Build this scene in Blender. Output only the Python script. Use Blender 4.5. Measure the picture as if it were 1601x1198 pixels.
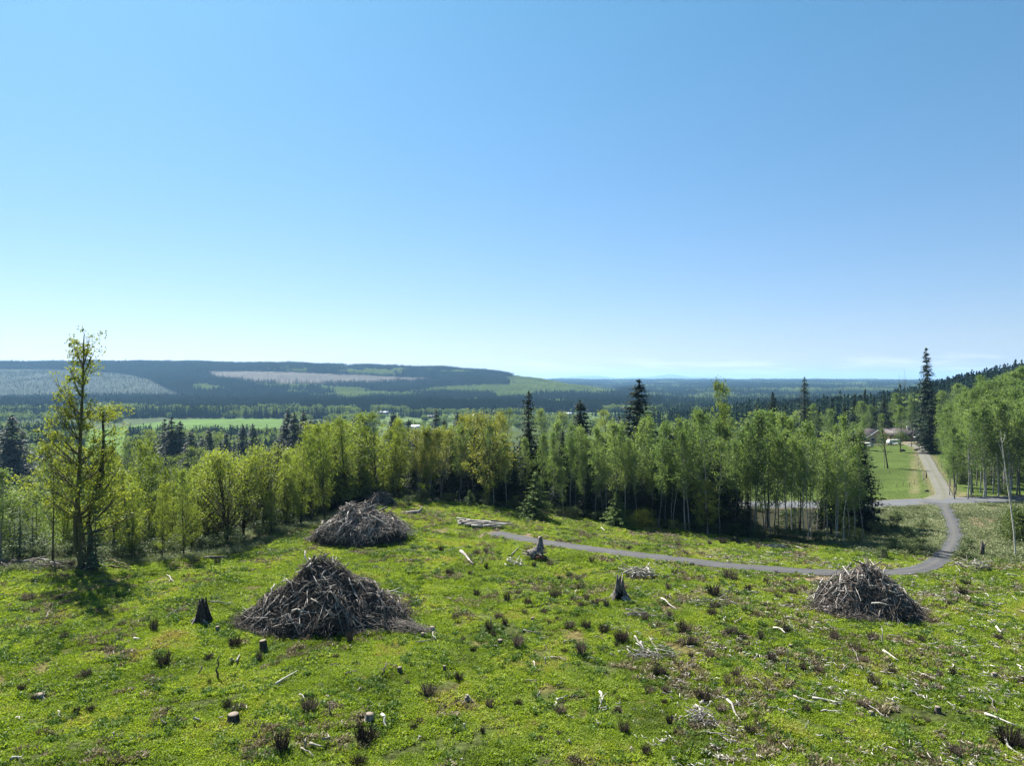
import bpy, math, random
import numpy as np
from mathutils import Vector, Matrix, Euler, Quaternion
random.seed(7); rng = np.random.default_rng(11)
S = bpy.context.scene; C = S.collection
for o in list(bpy.data.objects): bpy.data.objects.remove(o)
# ------------------------------------------------------------------ camera, light, exposure
CZ = 20.0; F = 1067.0; CX = 800.5; CY = 599.0          # camera height, focal length and centre in photo pixels
cam = bpy.data.objects.new('camera', bpy.data.cameras.new('camera')); C.objects.link(cam)
cam.location = (0, 0, CZ); cam.rotation_euler = (math.radians(90), 0, 0)
cam.data.sensor_width = 36; cam.data.lens = 24.0; cam.data.clip_start = 0.5; cam.data.clip_end = 80000
S.camera = cam
SUN_EL, SUN_ROT = math.radians(50), math.radians(-36)
W = bpy.data.worlds.new('World'); S.world = W; W.use_nodes = True
wn = W.node_tree.nodes; wl = W.node_tree.links
bg = wn['Background']; bg.inputs['Strength'].default_value = 0.05
sky = wn.new('ShaderNodeTexSky'); sky.sky_type = 'NISHITA'; sky.sun_disc = False
sky.sun_elevation = SUN_EL; sky.sun_rotation = SUN_ROT; sky.altitude = 400; sky.air_density = 1.0; sky.dust_density = 0.5; sky.ozone_density = 3.0
def world_clouds():
    tc = wn.new('ShaderNodeTexCoord'); sp = wn.new('ShaderNodeSeparateXYZ'); wl.new(tc.outputs['Generated'], sp.inputs[0])
    mp = wn.new('ShaderNodeMapping'); mp.inputs['Scale'].default_value = (9, 9, 85); wl.new(tc.outputs['Generated'], mp.inputs[0])
    nz = wn.new('ShaderNodeTexNoise'); nz.inputs['Scale'].default_value = 1.0; nz.inputs['Detail'].default_value = 6; nz.inputs['Roughness'].default_value = 0.6
    wl.new(mp.outputs[0], nz.inputs['Vector'])
    r = wn.new('ShaderNodeMapRange'); r.inputs['From Min'].default_value = 0.47; r.inputs['From Max'].default_value = 0.60; r.inputs['To Max'].default_value = 0.6
    wl.new(nz.outputs['Fac'], r.inputs[0])
    band = wn.new('ShaderNodeValToRGB'); e = band.color_ramp.elements
    e[0].position = 0.006; e[0].color = (0, 0, 0, 1); e[1].position = 0.040; e[1].color = (0, 0, 0, 1)
    for p, v in ((0.012, 1), (0.026, 1)):
        k = band.color_ramp.elements.new(p); k.color = (v, v, v, 1)
    wl.new(sp.outputs['Z'], band.inputs[0])
    m = wn.new('ShaderNodeMath'); m.operation = 'MULTIPLY'; wl.new(r.outputs[0], m.inputs[0]); wl.new(band.outputs[0], m.inputs[1])
    mix = wn.new('ShaderNodeMixRGB'); mix.inputs['Color2'].default_value = (9.5, 9.9, 10.4, 1)
    wl.new(m.outputs[0], mix.inputs['Fac']); wl.new(sky.outputs[0], mix.inputs['Color1']); tn = wn.new('ShaderNodeMixRGB'); tn.blend_type = 'MULTIPLY'; tn.inputs[0].default_value = 1; tr_ = wn.new('ShaderNodeValToRGB'); q = tr_.color_ramp.elements; q[0].position = 0.0; q[0].color = (.735, .64, .74, 1); q[1].position = 0.55; q[1].color = (.55, .95, .94, 1); k_ = tr_.color_ramp.elements.new(.12); k_.color = (.67, .71, .785, 1); k_ = tr_.color_ramp.elements.new(.28); k_.color = (.605, .805, .85, 1)
    wl.new(sp.outputs['Z'], tr_.inputs[0]); wl.new(tr_.outputs[0], tn.inputs[2]); wl.new(mix.outputs[0], tn.inputs[1]); wl.new(tn.outputs[0], bg.inputs['Color'])
world_clouds()
sun = bpy.data.objects.new('sun', bpy.data.lights.new('sun', 'SUN')); C.objects.link(sun)
sun.data.energy = 5.0; sun.data.angle = math.radians(0.53); sun.data.color = (1.0, 0.95, 0.86)
sd = Vector((math.sin(SUN_ROT) * math.cos(SUN_EL), math.cos(SUN_ROT) * math.cos(SUN_EL), math.sin(SUN_EL)))
sun.rotation_euler = sd.to_track_quat('Z', 'Y').to_euler(); sun.location = (-60, 100, 120)
S.view_settings.view_transform = 'Standard'; S.view_settings.look = 'None'; S.view_settings.gamma = 1; S.view_settings.use_curve_mapping = False
S.view_settings.exposure = 1.7
S.render.resolution_x = 1024; S.render.resolution_y = 767
S.render.engine = 'CYCLES'; S.cycles.max_bounces = 6; S.cycles.transparent_max_bounces = 8; S.cycles.volume_bounces = 0
HAZE = 0.62e-4
# ------------------------------------------------------------------ helpers: noise, meshes
def hash2(ix, iy, s):
    n = (ix.astype(np.int64) * 374761393 + iy.astype(np.int64) * 668265263 + s * 2147483647) & 0xffffffff
    n = ((n ^ (n >> 13)) * 1274126177) & 0xffffffff
    return ((n ^ (n >> 16)) & 0xffffff) / float(0xffffff)
def vnoise(x, y, s=0):
    x = np.asarray(x, float); y = np.asarray(y, float)
    ix = np.floor(x); iy = np.floor(y); fx = x - ix; fy = y - iy
    fx = fx * fx * (3 - 2 * fx); fy = fy * fy * (3 - 2 * fy)
    a = hash2(ix, iy, s); b = hash2(ix + 1, iy, s); c = hash2(ix, iy + 1, s); d = hash2(ix + 1, iy + 1, s)
    return (a * (1 - fx) + b * fx) * (1 - fy) + (c * (1 - fx) + d * fx) * fy
def fbm(x, y, s=0, o=4):
    t = 0; a = 0.5; n = 0
    for k in range(o):
        t = t + a * vnoise(x, y, s + k); n += a; x = np.asarray(x) * 2.03 + 5.1; y = np.asarray(y) * 2.03 + 1.7; a *= 0.5
    return t / n
def sst(a, b, x):
    t = np.clip((x - a) / (b - a), 0, 1); return t * t * (3 - 2 * t)

class MB:
    """collects quads"""
    def __init__(s): s.V = []; s.Q = []; s.A = []; s.n = 0
    def add(s, V, Q, a=0.5):
        V = np.asarray(V, float).reshape(-1, 3); Q = np.asarray(Q, int).reshape(-1, 4)
        s.V.append(V); s.Q.append(Q + s.n); s.A.append(np.broadcast_to(np.asarray(a, float), (len(V),)) if np.ndim(a) == 0 else np.asarray(a, float)); s.n += len(V)
    def mesh(s, name, mat, smooth=False):
        V = np.concatenate(s.V); Q = np.concatenate(s.Q); A = np.concatenate(s.A)
        me = bpy.data.meshes.new(name); me.vertices.add(len(V)); me.vertices.foreach_set('co', V.astype(np.float32).ravel())
        me.loops.add(Q.size); me.loops.foreach_set('vertex_index', Q.astype(np.int32).ravel())
        me.polygons.add(len(Q)); me.polygons.foreach_set('loop_start', np.arange(0, Q.size, 4, dtype=np.int32)); me.polygons.foreach_set('loop_total', np.full(len(Q), 4, np.int32))
        if smooth: me.polygons.foreach_set('use_smooth', np.ones(len(Q), bool))
        me.update(calc_edges=True)
        at = me.attributes.new('v', 'FLOAT', 'POINT'); at.data.foreach_set('value', A.astype(np.float32))
        me.materials.append(mat); return me
def tube(mb, P, R, sides=5, a=0.5, cap=False, jag=0):
    P = np.asarray(P, float); R = np.broadcast_to(np.asarray(R, float), (len(P),)).copy()
    T = np.gradient(P, axis=0); T /= np.linalg.norm(T, axis=1)[:, None] + 1e-9
    up = np.array([0, 0, 1.0]) if abs(T[0][2]) < 0.8 else np.array([1.0, 0, 0])
    if cap: P = np.vstack([P[:1], P, P[-1:]]); T = np.vstack([T[:1], T, T[-1:]]); R = np.concatenate([[R[0] * .02], R, [R[-1] * .02]])
    N = np.cross(T, up); N /= np.linalg.norm(N, axis=1)[:, None] + 1e-9; B = np.cross(T, N)
    th = np.arange(sides) * 2 * math.pi / sides
    RR = R[:, None] * (1 + (rng.uniform(-jag, jag, (len(P), sides)) if jag else 0))
    V = P[:, None] + RR[..., None] * (np.cos(th)[None, :, None] * N[:, None] + np.sin(th)[None, :, None] * B[:, None])
    n = len(P); i = np.arange(n - 1)[:, None] * sides; j = np.arange(sides)[None]; k = (j + 1) % sides
    Q = np.stack([i + j, i + k, i + sides + k, i + sides + j], -1)
    mb.add(V, Q, a)
def rdir(n):
    v = rng.normal(size=(n, 3)); return v / np.linalg.norm(v, axis=1)[:, None]
def kites(mb, Cn, D, L, Wd, a, up=None):
    """leaf-shaped quads at Cn pointing along D"""
    n = len(Cn); D = D / (np.linalg.norm(D, axis=1)[:, None] + 1e-9)
    U = rdir(n) if up is None else up
    B = np.cross(D, U); B /= np.linalg.norm(B, axis=1)[:, None] + 1e-9
    L = np.broadcast_to(L, (n,))[:, None]; Wd = np.broadcast_to(Wd, (n,))[:, None]
    V = np.stack([Cn, Cn + D * L * .45 + B * Wd * .5, Cn + D * L, Cn + D * L * .45 - B * Wd * .5], 1)
    mb.add(V.reshape(-1, 3), np.arange(4 * n).reshape(n, 4), np.repeat(np.broadcast_to(a, (n,)), 4))
def box(mb, x0, x1, y0, y1, z0, z1, a=0.5):
    V = [(x, y, z) for x in (x0, x1) for y in (y0, y1) for z in (z0, z1)]
    mb.add(V, [(0, 1, 3, 2), (4, 6, 7, 5), (0, 4, 5, 1), (2, 3, 7, 6), (0, 2, 6, 4), (1, 5, 7, 3)], a)
# ------------------------------------------------------------------ helpers: objects
def put(name, me, parent=None, loc=(0, 0, 0), rot=(0, 0, 0), scale=(1, 1, 1)):
    o = bpy.data.objects.new(name, me); C.objects.link(o); o.location = loc; o.rotation_euler = rot; o.scale = scale
    if parent: o.parent = parent
    return o
def tag(o, label=None, cat=None, group=None, kind=None):
    for k, v in (('label', label), ('category', cat), ('group', group), ('kind', kind)):
        if v: o[k] = v
    return o
# ------------------------------------------------------------------ materials
def mat(name):
    m = bpy.data.materials.new(name); m.use_nodes = True; nt = m.node_tree; p = nt.nodes['Principled BSDF']
    p.inputs['Roughness'].default_value = 0.9; p.inputs['Specular IOR Level'].default_value = 0.2
    return m, nt, p
def nd(nt, t, **kw):
    n = nt.nodes.new(t)
    for k, v in kw.items():
        if hasattr(n, k): setattr(n, k, v)
        else: n.inputs[k.replace('_', ' ')].default_value = v
    return n
def ramp(nt, stops):
    r = nt.nodes.new('ShaderNodeValToRGB'); e = r.color_ramp.elements
    e[0].position = stops[0][0]; e[0].color = (*stops[0][1], 1); e[1].position = stops[-1][0]; e[1].color = (*stops[-1][1], 1)
    for p, c in stops[1:-1]: k = e.new(p); k.color = (*c, 1)
    return r
def math_(nt, op, a, b=None, c=None):
    n = nt.nodes.new('ShaderNodeMath'); n.operation = op
    for i, v in enumerate((a, b, c)):
        if v is None: continue
        if isinstance(v, (int, float)): n.inputs[i].default_value = v
        else: nt.links.new(v, n.inputs[i])
    return n.outputs[0]
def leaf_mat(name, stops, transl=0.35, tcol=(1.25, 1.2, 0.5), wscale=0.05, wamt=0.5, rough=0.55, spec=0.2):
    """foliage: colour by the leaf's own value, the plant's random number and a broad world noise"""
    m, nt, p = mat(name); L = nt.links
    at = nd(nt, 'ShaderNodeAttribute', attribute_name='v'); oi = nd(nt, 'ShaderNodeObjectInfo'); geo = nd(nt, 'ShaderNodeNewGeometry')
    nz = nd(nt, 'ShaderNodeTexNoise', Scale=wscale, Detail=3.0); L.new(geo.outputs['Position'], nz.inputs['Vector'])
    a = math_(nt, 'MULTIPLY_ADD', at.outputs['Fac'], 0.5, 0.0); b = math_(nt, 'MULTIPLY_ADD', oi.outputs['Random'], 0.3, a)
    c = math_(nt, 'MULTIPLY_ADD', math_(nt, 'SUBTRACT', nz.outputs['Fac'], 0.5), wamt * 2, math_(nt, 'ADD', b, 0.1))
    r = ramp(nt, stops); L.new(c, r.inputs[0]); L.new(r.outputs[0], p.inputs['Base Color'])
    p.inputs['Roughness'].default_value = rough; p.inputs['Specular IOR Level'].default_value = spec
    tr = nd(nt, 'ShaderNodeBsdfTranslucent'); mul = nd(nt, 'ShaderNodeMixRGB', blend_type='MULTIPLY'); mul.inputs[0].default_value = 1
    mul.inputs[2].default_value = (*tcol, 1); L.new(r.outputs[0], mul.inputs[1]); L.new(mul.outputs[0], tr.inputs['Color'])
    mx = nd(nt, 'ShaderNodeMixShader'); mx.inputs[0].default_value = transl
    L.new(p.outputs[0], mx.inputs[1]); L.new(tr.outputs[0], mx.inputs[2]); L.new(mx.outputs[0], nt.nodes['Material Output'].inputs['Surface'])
    return m
def bark_mat(name, c0, c1, scale=3.0, c2=None, stretch=0.25):
    m, nt, p = mat(name); L = nt.links
    tc = nd(nt, 'ShaderNodeTexCoord'); mp = nd(nt, 'ShaderNodeMapping'); mp.inputs['Scale'].default_value = (scale, scale, scale * stretch); L.new(tc.outputs['Object'], mp.inputs[0])
    nz = nd(nt, 'ShaderNodeTexNoise', Scale=1.0, Detail=5.0, Roughness=0.65); L.new(mp.outputs[0], nz.inputs['Vector'])
    oi = nd(nt, 'ShaderNodeObjectInfo')
    s = math_(nt, 'MULTIPLY_ADD', math_(nt, 'SUBTRACT', oi.outputs['Random'], .5), 0.35, nz.outputs['Fac'])
    st = [(0.3, c0), (0.7, c1)] if c2 is None else [(0.3, c0), (0.55, c1), (0.75, c2)]
    r = ramp(nt, st); L.new(s, r.inputs[0]); L.new(r.outputs[0], p.inputs['Base Color'])
    b = nd(nt, 'ShaderNodeBump', Strength=0.6, Distance=0.03); L.new(nz.outputs['Fac'], b.inputs['Height']); L.new(b.outputs[0], p.inputs['Normal'])
    return m
def flat_mat(name, col, rough=0.7, var=0.15, scale=4.0, metal=0.0):
    m, nt, p = mat(name); L = nt.links; tc = nd(nt, 'ShaderNodeTexCoord'); nz = nd(nt, 'ShaderNodeTexNoise', Scale=scale, Detail=5.0); L.new(tc.outputs['Object'], nz.inputs['Vector'])
    r = ramp(nt, [(0.3, tuple(c * (1 - var) for c in col)), (0.7, tuple(min(1, c * (1 + var)) for c in col))]); L.new(nz.outputs['Fac'], r.inputs[0]); L.new(r.outputs[0], p.inputs['Base Color'])
    p.inputs['Roughness'].default_value = rough; p.inputs['Metallic'].default_value = metal; return m
M = {}
M['spring'] = leaf_mat('spring_leaves', [(0.0, (.10, .13, .022)), (0.5, (.20, .235, .040)), (1.0, (.32, .34, .07))], 0.5, (1.2, 1.2, .5))
M['alder'] = leaf_mat('alder_leaves', [(0.0, (.066, .105, .036)), (0.45, (.128, .185, .058)), (1.0, (.220, .275, .090))], 0.50, (1.1, 1.2, .7))
M['maple'] = leaf_mat('maple_leaves', [(0.0, (.075, .110, .024)), (0.5, (.155, .200, .042)), (1.0, (.29, .32, .07))], 0.45, (1.25, 1.3, .5))
M['tan'] = leaf_mat('budding_leaves', [(0.0, (.12, .155, .035)), (0.5, (.22, .255, .05)), (1.0, (.32, .33, .08))], 0.4, (1.1, 1.0, .6))
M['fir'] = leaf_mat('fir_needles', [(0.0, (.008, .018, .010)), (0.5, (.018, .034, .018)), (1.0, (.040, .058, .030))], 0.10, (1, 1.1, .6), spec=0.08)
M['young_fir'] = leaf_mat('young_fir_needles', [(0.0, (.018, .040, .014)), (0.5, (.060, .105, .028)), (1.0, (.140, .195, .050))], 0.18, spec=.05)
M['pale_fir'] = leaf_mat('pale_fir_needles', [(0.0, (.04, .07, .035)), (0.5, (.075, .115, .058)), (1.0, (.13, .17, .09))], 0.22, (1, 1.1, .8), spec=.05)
M['shrub'] = leaf_mat('shrub_leaves', [(0.0, (.035, .06, .022)), (0.5, (.07, .105, .035)), (1.0, (.13, .17, .055))], 0.3)
M['gold_shrub'] = leaf_mat('gold_shrub_leaves', [(0.0, (.08, .10, .012)), (0.5, (.15, .17, .02)), (1.0, (.22, .22, .03))], 0.35)
M['weed'] = leaf_mat('weed_leaves', [(0.0, (.062, .090, .016)), (0.3, (.128, .182, .022)), (0.55, (.190, .265, .030)), (0.8, (.262, .318, .045)), (1.0, (.27, .22, .09))], 0.45, (1.18, 1.22, .45), 0.16, 0.95)
M['dark_weed'] = leaf_mat('dark_weed_leaves', [(0.0, (.024, .055, .010)), (0.5, (.060, .115, .016)), (1.0, (.12, .2, .028))], 0.30, (1.1, 1.2, .5), 0.3, 0.5)
M['dead_grass'] = leaf_mat('dead_grass', [(0.0, (.07, .055, .032)), (0.5, (.14, .115, .062)), (1.0, (.24, .20, .12))], 0.25, (1, 1, .9), 0.3, 0.5)
M['brush'] = leaf_mat('brush_leaves', [(0.0, (.07, .085, .04)), (0.5, (.14, .165, .07)), (1.0, (.25, .26, .14))], 0.25, (1, 1.1, .8), 0.15, 0.7)
M['far_fir'] = leaf_mat('far_fir_needles', [(0.0, (.006, .014, .008)), (0.5, (.012, .026, .014)), (1.0, (.028, .045, .024))], 0.0, wscale=0.004, spec=0.0)
M['far_leaf'] = leaf_mat('far_leaves', [(0.0, (.070, .110, .034)), (0.5, (.135, .185, .055)), (1.0, (.20, .25, .075))], 0.25, wscale=0.006, spec=0.0)
M['alder_bark'] = bark_mat('pale_alder_bark', (.08, .076, .068), (.22, .21, .19), 4, (.38, .37, .34), 0.5)
M['dark_bark'] = bark_mat('dark_bark', (.022, .018, .014), (.075, .062, .045), 5)
M['moss_bark'] = bark_mat('mossy_bark', (.03, .026, .014), (.10, .09, .035), 5)
M['fir_bark'] = bark_mat('fir_bark', (.03, .022, .017), (.10, .075, .058), 5)
M['silver'] = bark_mat('weathered_wood', (.052, .045, .040), (.205, .186, .168), 7, (.46, .43, .395), 0.4)
M['brownstick'] = bark_mat('brown_twigs', (.022, .017, .014), (.075, .058, .048), 6, (.15, .12, .10))
M['palewood'] = bark_mat('bleached_wood', (.16, .148, .13), (.36, .34, .30), 7, (.52, .49, .44), 0.4)
M['mound'] = bark_mat('debris_gap_shade', (.010, .008, .007), (.035, .028, .023), 5, stretch=1)  # debris kept near-black so the pile's gaps look shaded
M['dry'] = bark_mat('dry_shrub_twigs', (.028, .021, .016), (.085, .062, .046), 5, (.17, .135, .10))
M['stump'] = bark_mat('stump_wood', (.018, .015, .013), (.09, .078, .070), 9, (.33, .31, .30))
M['cut'] = flat_mat('cut_wood_face', (.17, .14, .11), .8, .25, 30)
M['char'] = flat_mat('char_and_hollow_shade', (.02, .017, .015), .9, .4, 8)  # burnt and black things; also paints the shade inside the hollow stump
M['redrot'] = flat_mat('red_rotten_wood', (.15, .065, .035), .9, .4, 9)
M['rock'] = flat_mat('rock', (.2, .19, .18), .9, .4, 3)
# ------------------------------------------------------------------ terrain heights: columns are bearings, rows are distances
COLX = np.array([-900, -200, 0, 150, 300, 450, 600, 750, 830, 900, 970, 1050, 1200, 1350, 1450, 1520, 1600, 1750, 2500.])
ROWY = np.array([30, 60, 75, 90, 110, 140, 200, 300, 500, 900, 1500, 1900, 2150, 2450, 2800, 3100, 3600, 4600, 6000, 7500, 24000.])
L1 = [0, 0, 0, -4.5, -12, -19, -27, -32, -38.5, -42, -42, -41, -22, 20, 62, 92, 104, 80, 60, 40, -40]
Z = {
 -900: L1, -200: L1, 0: L1, 150: [0, 0, -.2, -4, -11, -18, -26, -32, -38.5, -42, -42, -41, -22, 20, 62, 92, 104, 80, 60, 40, -40],
 300: [0, 0, 0, -2, -6, -13, -24, -31, -38, -42, -42, -41, -24, 14, 56, 92, 102, 80, 60, 40, -40],
 450: [0, 0, 0, 0, -2.6, -9, -22, -30, -38, -42, -42, -41, -28, 4, 50, 88, 96, 80, 60, 40, -40],
 600: [0, 0, 0, 0.1, 0.4, -4.5, -17, -28, -38, -42, -42, -41, -30, -8, 34, 74, 88, 70, 50, 40, -40],
 750: [0, 0, 0, 0.1, 0, -4, -14, -25, -36, -41, -42, -41, -32, -10, 22, 56, 68, 50, 40, 40, -40],
 830: [0, 0, 0, -.1, -.6, -4, -13, -23, -34, -40, -42, -41, -34, -14, 10, 26, 14, 0, 10, 40, -40],
 900: [0, 0, 0, -.4, -1.4, -4, -12, -21, -32, -39, -42, -41, -36, -20, 0, -5, -25, -10, 10, 40, -40],
 970: [0, 0, 0, -.6, -2, -4.5, -11, -19, -30, -38, -42, -41, -40, -34, -28, -30, -30, -20, 5, 38, -40],
 1050: [0, 0, 0, -.9, -2.5, -5, -10, -17, -27, -36, -40, -41, -40, -38, -34, -30, -24, -8, 12, 40, -40],
 1200: [0, 0, -.4, -1.7, -3.6, -5.3, -7, -8, -15, -26, -36, -38, -38, -36, -30, -24, -14, 0, 18, 38, -40],
 1350: [0, 0, -.6, -2.0, -4.0, -5.2, -4.6, -4.4, -10, -22, -32, -34, -34, -32, -28, -22, -12, 0, 18, 36, -40],
 1450: [0, -.2, -.9, -2.0, -3.5, -4.6, -4.0, -3.6, -4, -2, -12, -20, -24, -28, -28, -22, -12, 0, 18, 30, -40],
 1520: [0, -.2, -.8, -1.8, -3.3, -4.4, -3.6, -1, 4, 12, 4, -8, -16, -20, -20, -20, -12, 0, 18, 30, -40],
 1600: [0, -.2, -.8, -1.7, -3.0, -4.0, -2.6, 2, 10, 24, 20, 6, -6, -10, -10, -10, -12, 0, 18, 30, -40],
 1750: [0, -.2, -.8, -1.7, -3.0, -4.0, -2.0, 4, 14, 34, 40, 30, 10, 0, 0, 0, 0, 0, 18, 30, -40],
 2500: [0, 0, -.8, -1.7, -3.0, -4.0, -2.0, 4, 14, 34, 40, 30, 10, 0, 0, 0, 0, 0, 18, 30, -40]}
ZT = np.array([Z[int(c)] for c in COLX])
LR = np.log(ROWY)
def pchip_rows(ly):
    """monotone-ish cubic weights along distance"""
    k = np.clip(np.searchsorted(LR, ly) - 1, 0, len(LR) - 2); return k, np.clip((ly - LR[k]) / (LR[k + 1] - LR[k]), 0, 1)
slopes = np.zeros_like(ZT)
d_ = np.diff(ZT, axis=1) / np.diff(LR)[None]
for j in range(1, ZT.shape[1] - 1):
    a, b = d_[:, j - 1], d_[:, j]; slopes[:, j] = np.where(a * b > 0, 2 * a * b / (a + b + 1e-12), 0)
def zbase(x, y):
    x = np.asarray(x, float); y = np.asarray(y, float)
    yy = np.maximum(y, 30); px = x / yy * F + CX; ly = np.log(np.minimum(yy, 24000)); k, t = pchip_rows(ly); h = LR[k + 1] - LR[k]
    c = np.clip(np.searchsorted(COLX, px) - 1, 0, len(COLX) - 2); s = np.clip((px - COLX[c]) / (COLX[c + 1] - COLX[c]), 0, 1)
    s = s * s * (3 - 2 * s) * 0.5 + s * 0.5
    def ev(c): return ZT[c, k] * (2*t**3 - 3*t**2 + 1) + slopes[c, k] * h * (t**3 - 2*t**2 + t) + ZT[c, k + 1] * (-2*t**3 + 3*t**2) + slopes[c, k + 1] * h * (t**3 - t**2)
    z = ev(c) * (1 - s) + ev(c + 1) * s
    z = z + (fbm(x / 9, y / 9, 3, 4) - .5) * 0.55 * sst(400, 100, y)
    z = z + (fbm(x / 1.6, y / 1.6, 9, 2) - .5) * 0.22 * sst(160, 90, y)
    z = z + (fbm(x / 170, y / 170, 5, 4) - .5) * 26 * sst(2000, 2700, y)
    return z
# roads as centre lines in world metres (photo pixel, distance)
def W2(px, Y): return ((px - CX) / F * Y, Y)
ROADS = {
 'gravel_lane': ([W2(772, 91), W2(800, 89), W2(860, 85.5), W2(930, 82), W2(1000, 79.2), W2(1075, 77), W2(1150, 75.2), W2(1230, 74.2), W2(1300, 73.8), W2(1360, 74.2), W2(1410, 75.5), W2(1448, 78.5), W2(1474, 85), W2(1488, 94), W2(1491, 106), W2(1485, 120), W2(1478, 132), W2(1476, 139)], 2.5),
 'main_road': ([(-60, 150), (0, 147), (40, 143), (70, 141), (90, 141), (115, 142), (150, 144), (220, 150), (300, 160)], 7.4),
 'driveway': ([W2(1476, 142), W2(1476, 150), W2(1470, 163), W2(1459, 185), W2(1449, 213), W2(1441, 240), W2(1434, 262)], 3.4)}
def smooth_line(P, step=1.0):
    P = np.array(P, float); out = []
    Q = np.vstack([2 * P[0] - P[1], P, 2 * P[-1] - P[-2]])
    for i in range(1, len(Q) - 2):
        n = max(2, int(np.linalg.norm(Q[i + 1] - Q[i]) / step)); t = np.linspace(0, 1, n, endpoint=False)[:, None]
        out.append(.5 * (2 * Q[i] + (Q[i+1] - Q[i-1]) * t + (2*Q[i-1] - 5*Q[i] + 4*Q[i+1] - Q[i+2]) * t**2 + (3*Q[i] - Q[i-1] - 3*Q[i+1] + Q[i+2]) * t**3))
    return np.vstack(out + [P[-1:]])
RL = {k: (smooth_line(v[0]), v[1]) for k, v in ROADS.items()}
def road_dist(x, y):
    """distance to the nearest road edge and the smoothed road bed height"""
    x = np.asarray(x, float).ravel(); y = np.asarray(y, float).ravel(); best = np.full(x.shape, 1e9); zb = np.zeros(x.shape)
    for P, w in RL.values():
        zp = ZL[id(P)]; m = (x > P[:, 0].min() - 12) & (x < P[:, 0].max() + 12) & (y > P[:, 1].min() - 12) & (y < P[:, 1].max() + 12); I = np.where(m)[0]
        for s in range(0, len(I), 20000):
            J = I[s:s + 20000]; D = np.hypot(x[J][:, None] - P[None, :, 0], y[J][:, None] - P[None, :, 1]); a = D.argmin(1); d = D[np.arange(len(J)), a] - w / 2
            u = d < best[J]; best[J[u]] = d[u]; zb[J[u]] = zp[a[u]]
    return best, zb
ZL = {}
for P, w in RL.values():
    z = zbase(P[:, 0], P[:, 1]); kk = np.ones(9) / 9; ZL[id(P)] = np.convolve(np.pad(z, 4, mode='edge'), kk, 'valid')
# terrain grid
def yrows():
    a = [-300, -150, -60, -20, 0, 15, 25]; y = 31.0
    while y < 24000: a.append(y); y += 0.42 if y < 125 else max(0.42, (y - 125) * 0.022 + 0.42) if y < 1500 else min(y * 0.011, 400)
    a.append(24000); return np.array(a)
YR = yrows()
sc = np.linspace(-1, 1, 331); SC = np.sign(sc) * (np.abs(sc) * 0.78 + np.abs(sc) ** 9 * 0.9)
def width(y): return np.maximum(y, 0) * 1.0 + 6 + np.where(y < 31, (31 - y) * 0.5, 0)
GX = SC[None] * width(YR)[:, None]; GX[:, 0] -= 400; GX[:, -1] += 400; GY = np.repeat(YR[:, None], len(SC), 1)
GZ = zbase(GX, GY)
rd, rz = road_dist(GX, GY); rd = rd.reshape(GX.shape); rz = rz.reshape(GX.shape)
wr = sst(3.5, 0.4, rd); GZ = GZ * (1 - wr) + (rz - 0.06) * wr
def ground(x, y):
    x = np.atleast_1d(np.asarray(x, float)); y = np.atleast_1d(np.asarray(y, float))
    j = np.clip(np.searchsorted(YR, y) - 1, 0, len(YR) - 2); t = (y - YR[j]) / (YR[j + 1] - YR[j])
    def row(j):
        s = x / width(YR[j]); i = np.clip(np.searchsorted(SC, s) - 1, 1, len(SC) - 3); q = np.clip((s - SC[i]) / (SC[i + 1] - SC[i]), 0, 1); return GZ[j, i] * (1 - q) + GZ[j, i + 1] * q
    return row(j) * (1 - t) + row(j + 1) * t
def g1(x, y): return float(ground(x, y)[0])
def P2G(px, py, y0=31, y1=400):
    """ground point seen at a photo pixel (first hit)"""
    ys = np.linspace(y0, y1, 3000); xs = (px - CX) / F * ys; zr = CZ - (py - CY) / F * ys; g = ground(xs, ys)
    k = np.where(g >= zr)[0]; k = k[0] if len(k) else np.argmin(np.abs(g - zr)); return Vector((xs[k], ys[k], g[k]))
def proj(x, y, z): return CX + x / y * F, CY - (z - CZ) / y * F
def inpoly(px, py, poly):
    px = np.asarray(px); py = np.asarray(py); r = np.zeros(px.shape, bool); n = len(poly)
    for i in range(n):
        x0, y0 = poly[i]; x1, y1 = poly[(i + 1) % n]
        if y0 == y1: continue
        c = ((y0 > py) != (y1 > py)) & (px < (x1 - x0) * (py - y0) / (y1 - y0) + x0); r ^= c
    return r
POLY = {
 'plantation': [(-300, 577), (0, 577), (60, 577), (110, 578), (150, 581), (200, 585), (236, 594), (262, 608), (285, 618), (312, 632), (318, 641), (150, 650), (-300, 655)],
 'clearcut': [(318, 580), (400, 580), (520, 584), (600, 588), (660, 590), (692, 592), (680, 597), (640, 601), (560, 604), (450, 604), (390, 602), (350, 598), (328, 590)],
 'leaf1': [(505, 624), (540, 616), (600, 617), (680, 620), (640, 627), (560, 629), (515, 628)],
 'leaf2': [(630, 616), (680, 611), (700, 609), (740, 606), (800, 606), (840, 610), (840, 621), (760, 622), (690, 619)],
 'leaf3': [(790, 594), (818, 586), (850, 592), (900, 600), (960, 609), (975, 621), (930, 622), (850, 621), (800, 612)],
 'leaf4': [(300, 606), (325, 605), (330, 611), (305, 612)],
 'leaf5': [(450, 615), (480, 615), (482, 622), (440, 622)],
 'pasture': [(188, 668), (260, 658), (300, 656), (340, 655), (440, 654), (450, 682), (360, 683), (300, 679), (230, 674)],
 'pasture_left': [(135, 672), (200, 666), (205, 735), (150, 738), (120, 725)]}
def field_edge(px): return np.interp(px, [-200, 0, 150, 300, 380, 450, 520, 600, 700, 800, 900, 1000, 1100, 1200, 1300, 1350, 1700], [74, 74, 77, 80, 84, 94, 104, 119, 116, 111, 107, 103, 100, 98, 97, 90, 80])
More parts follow.
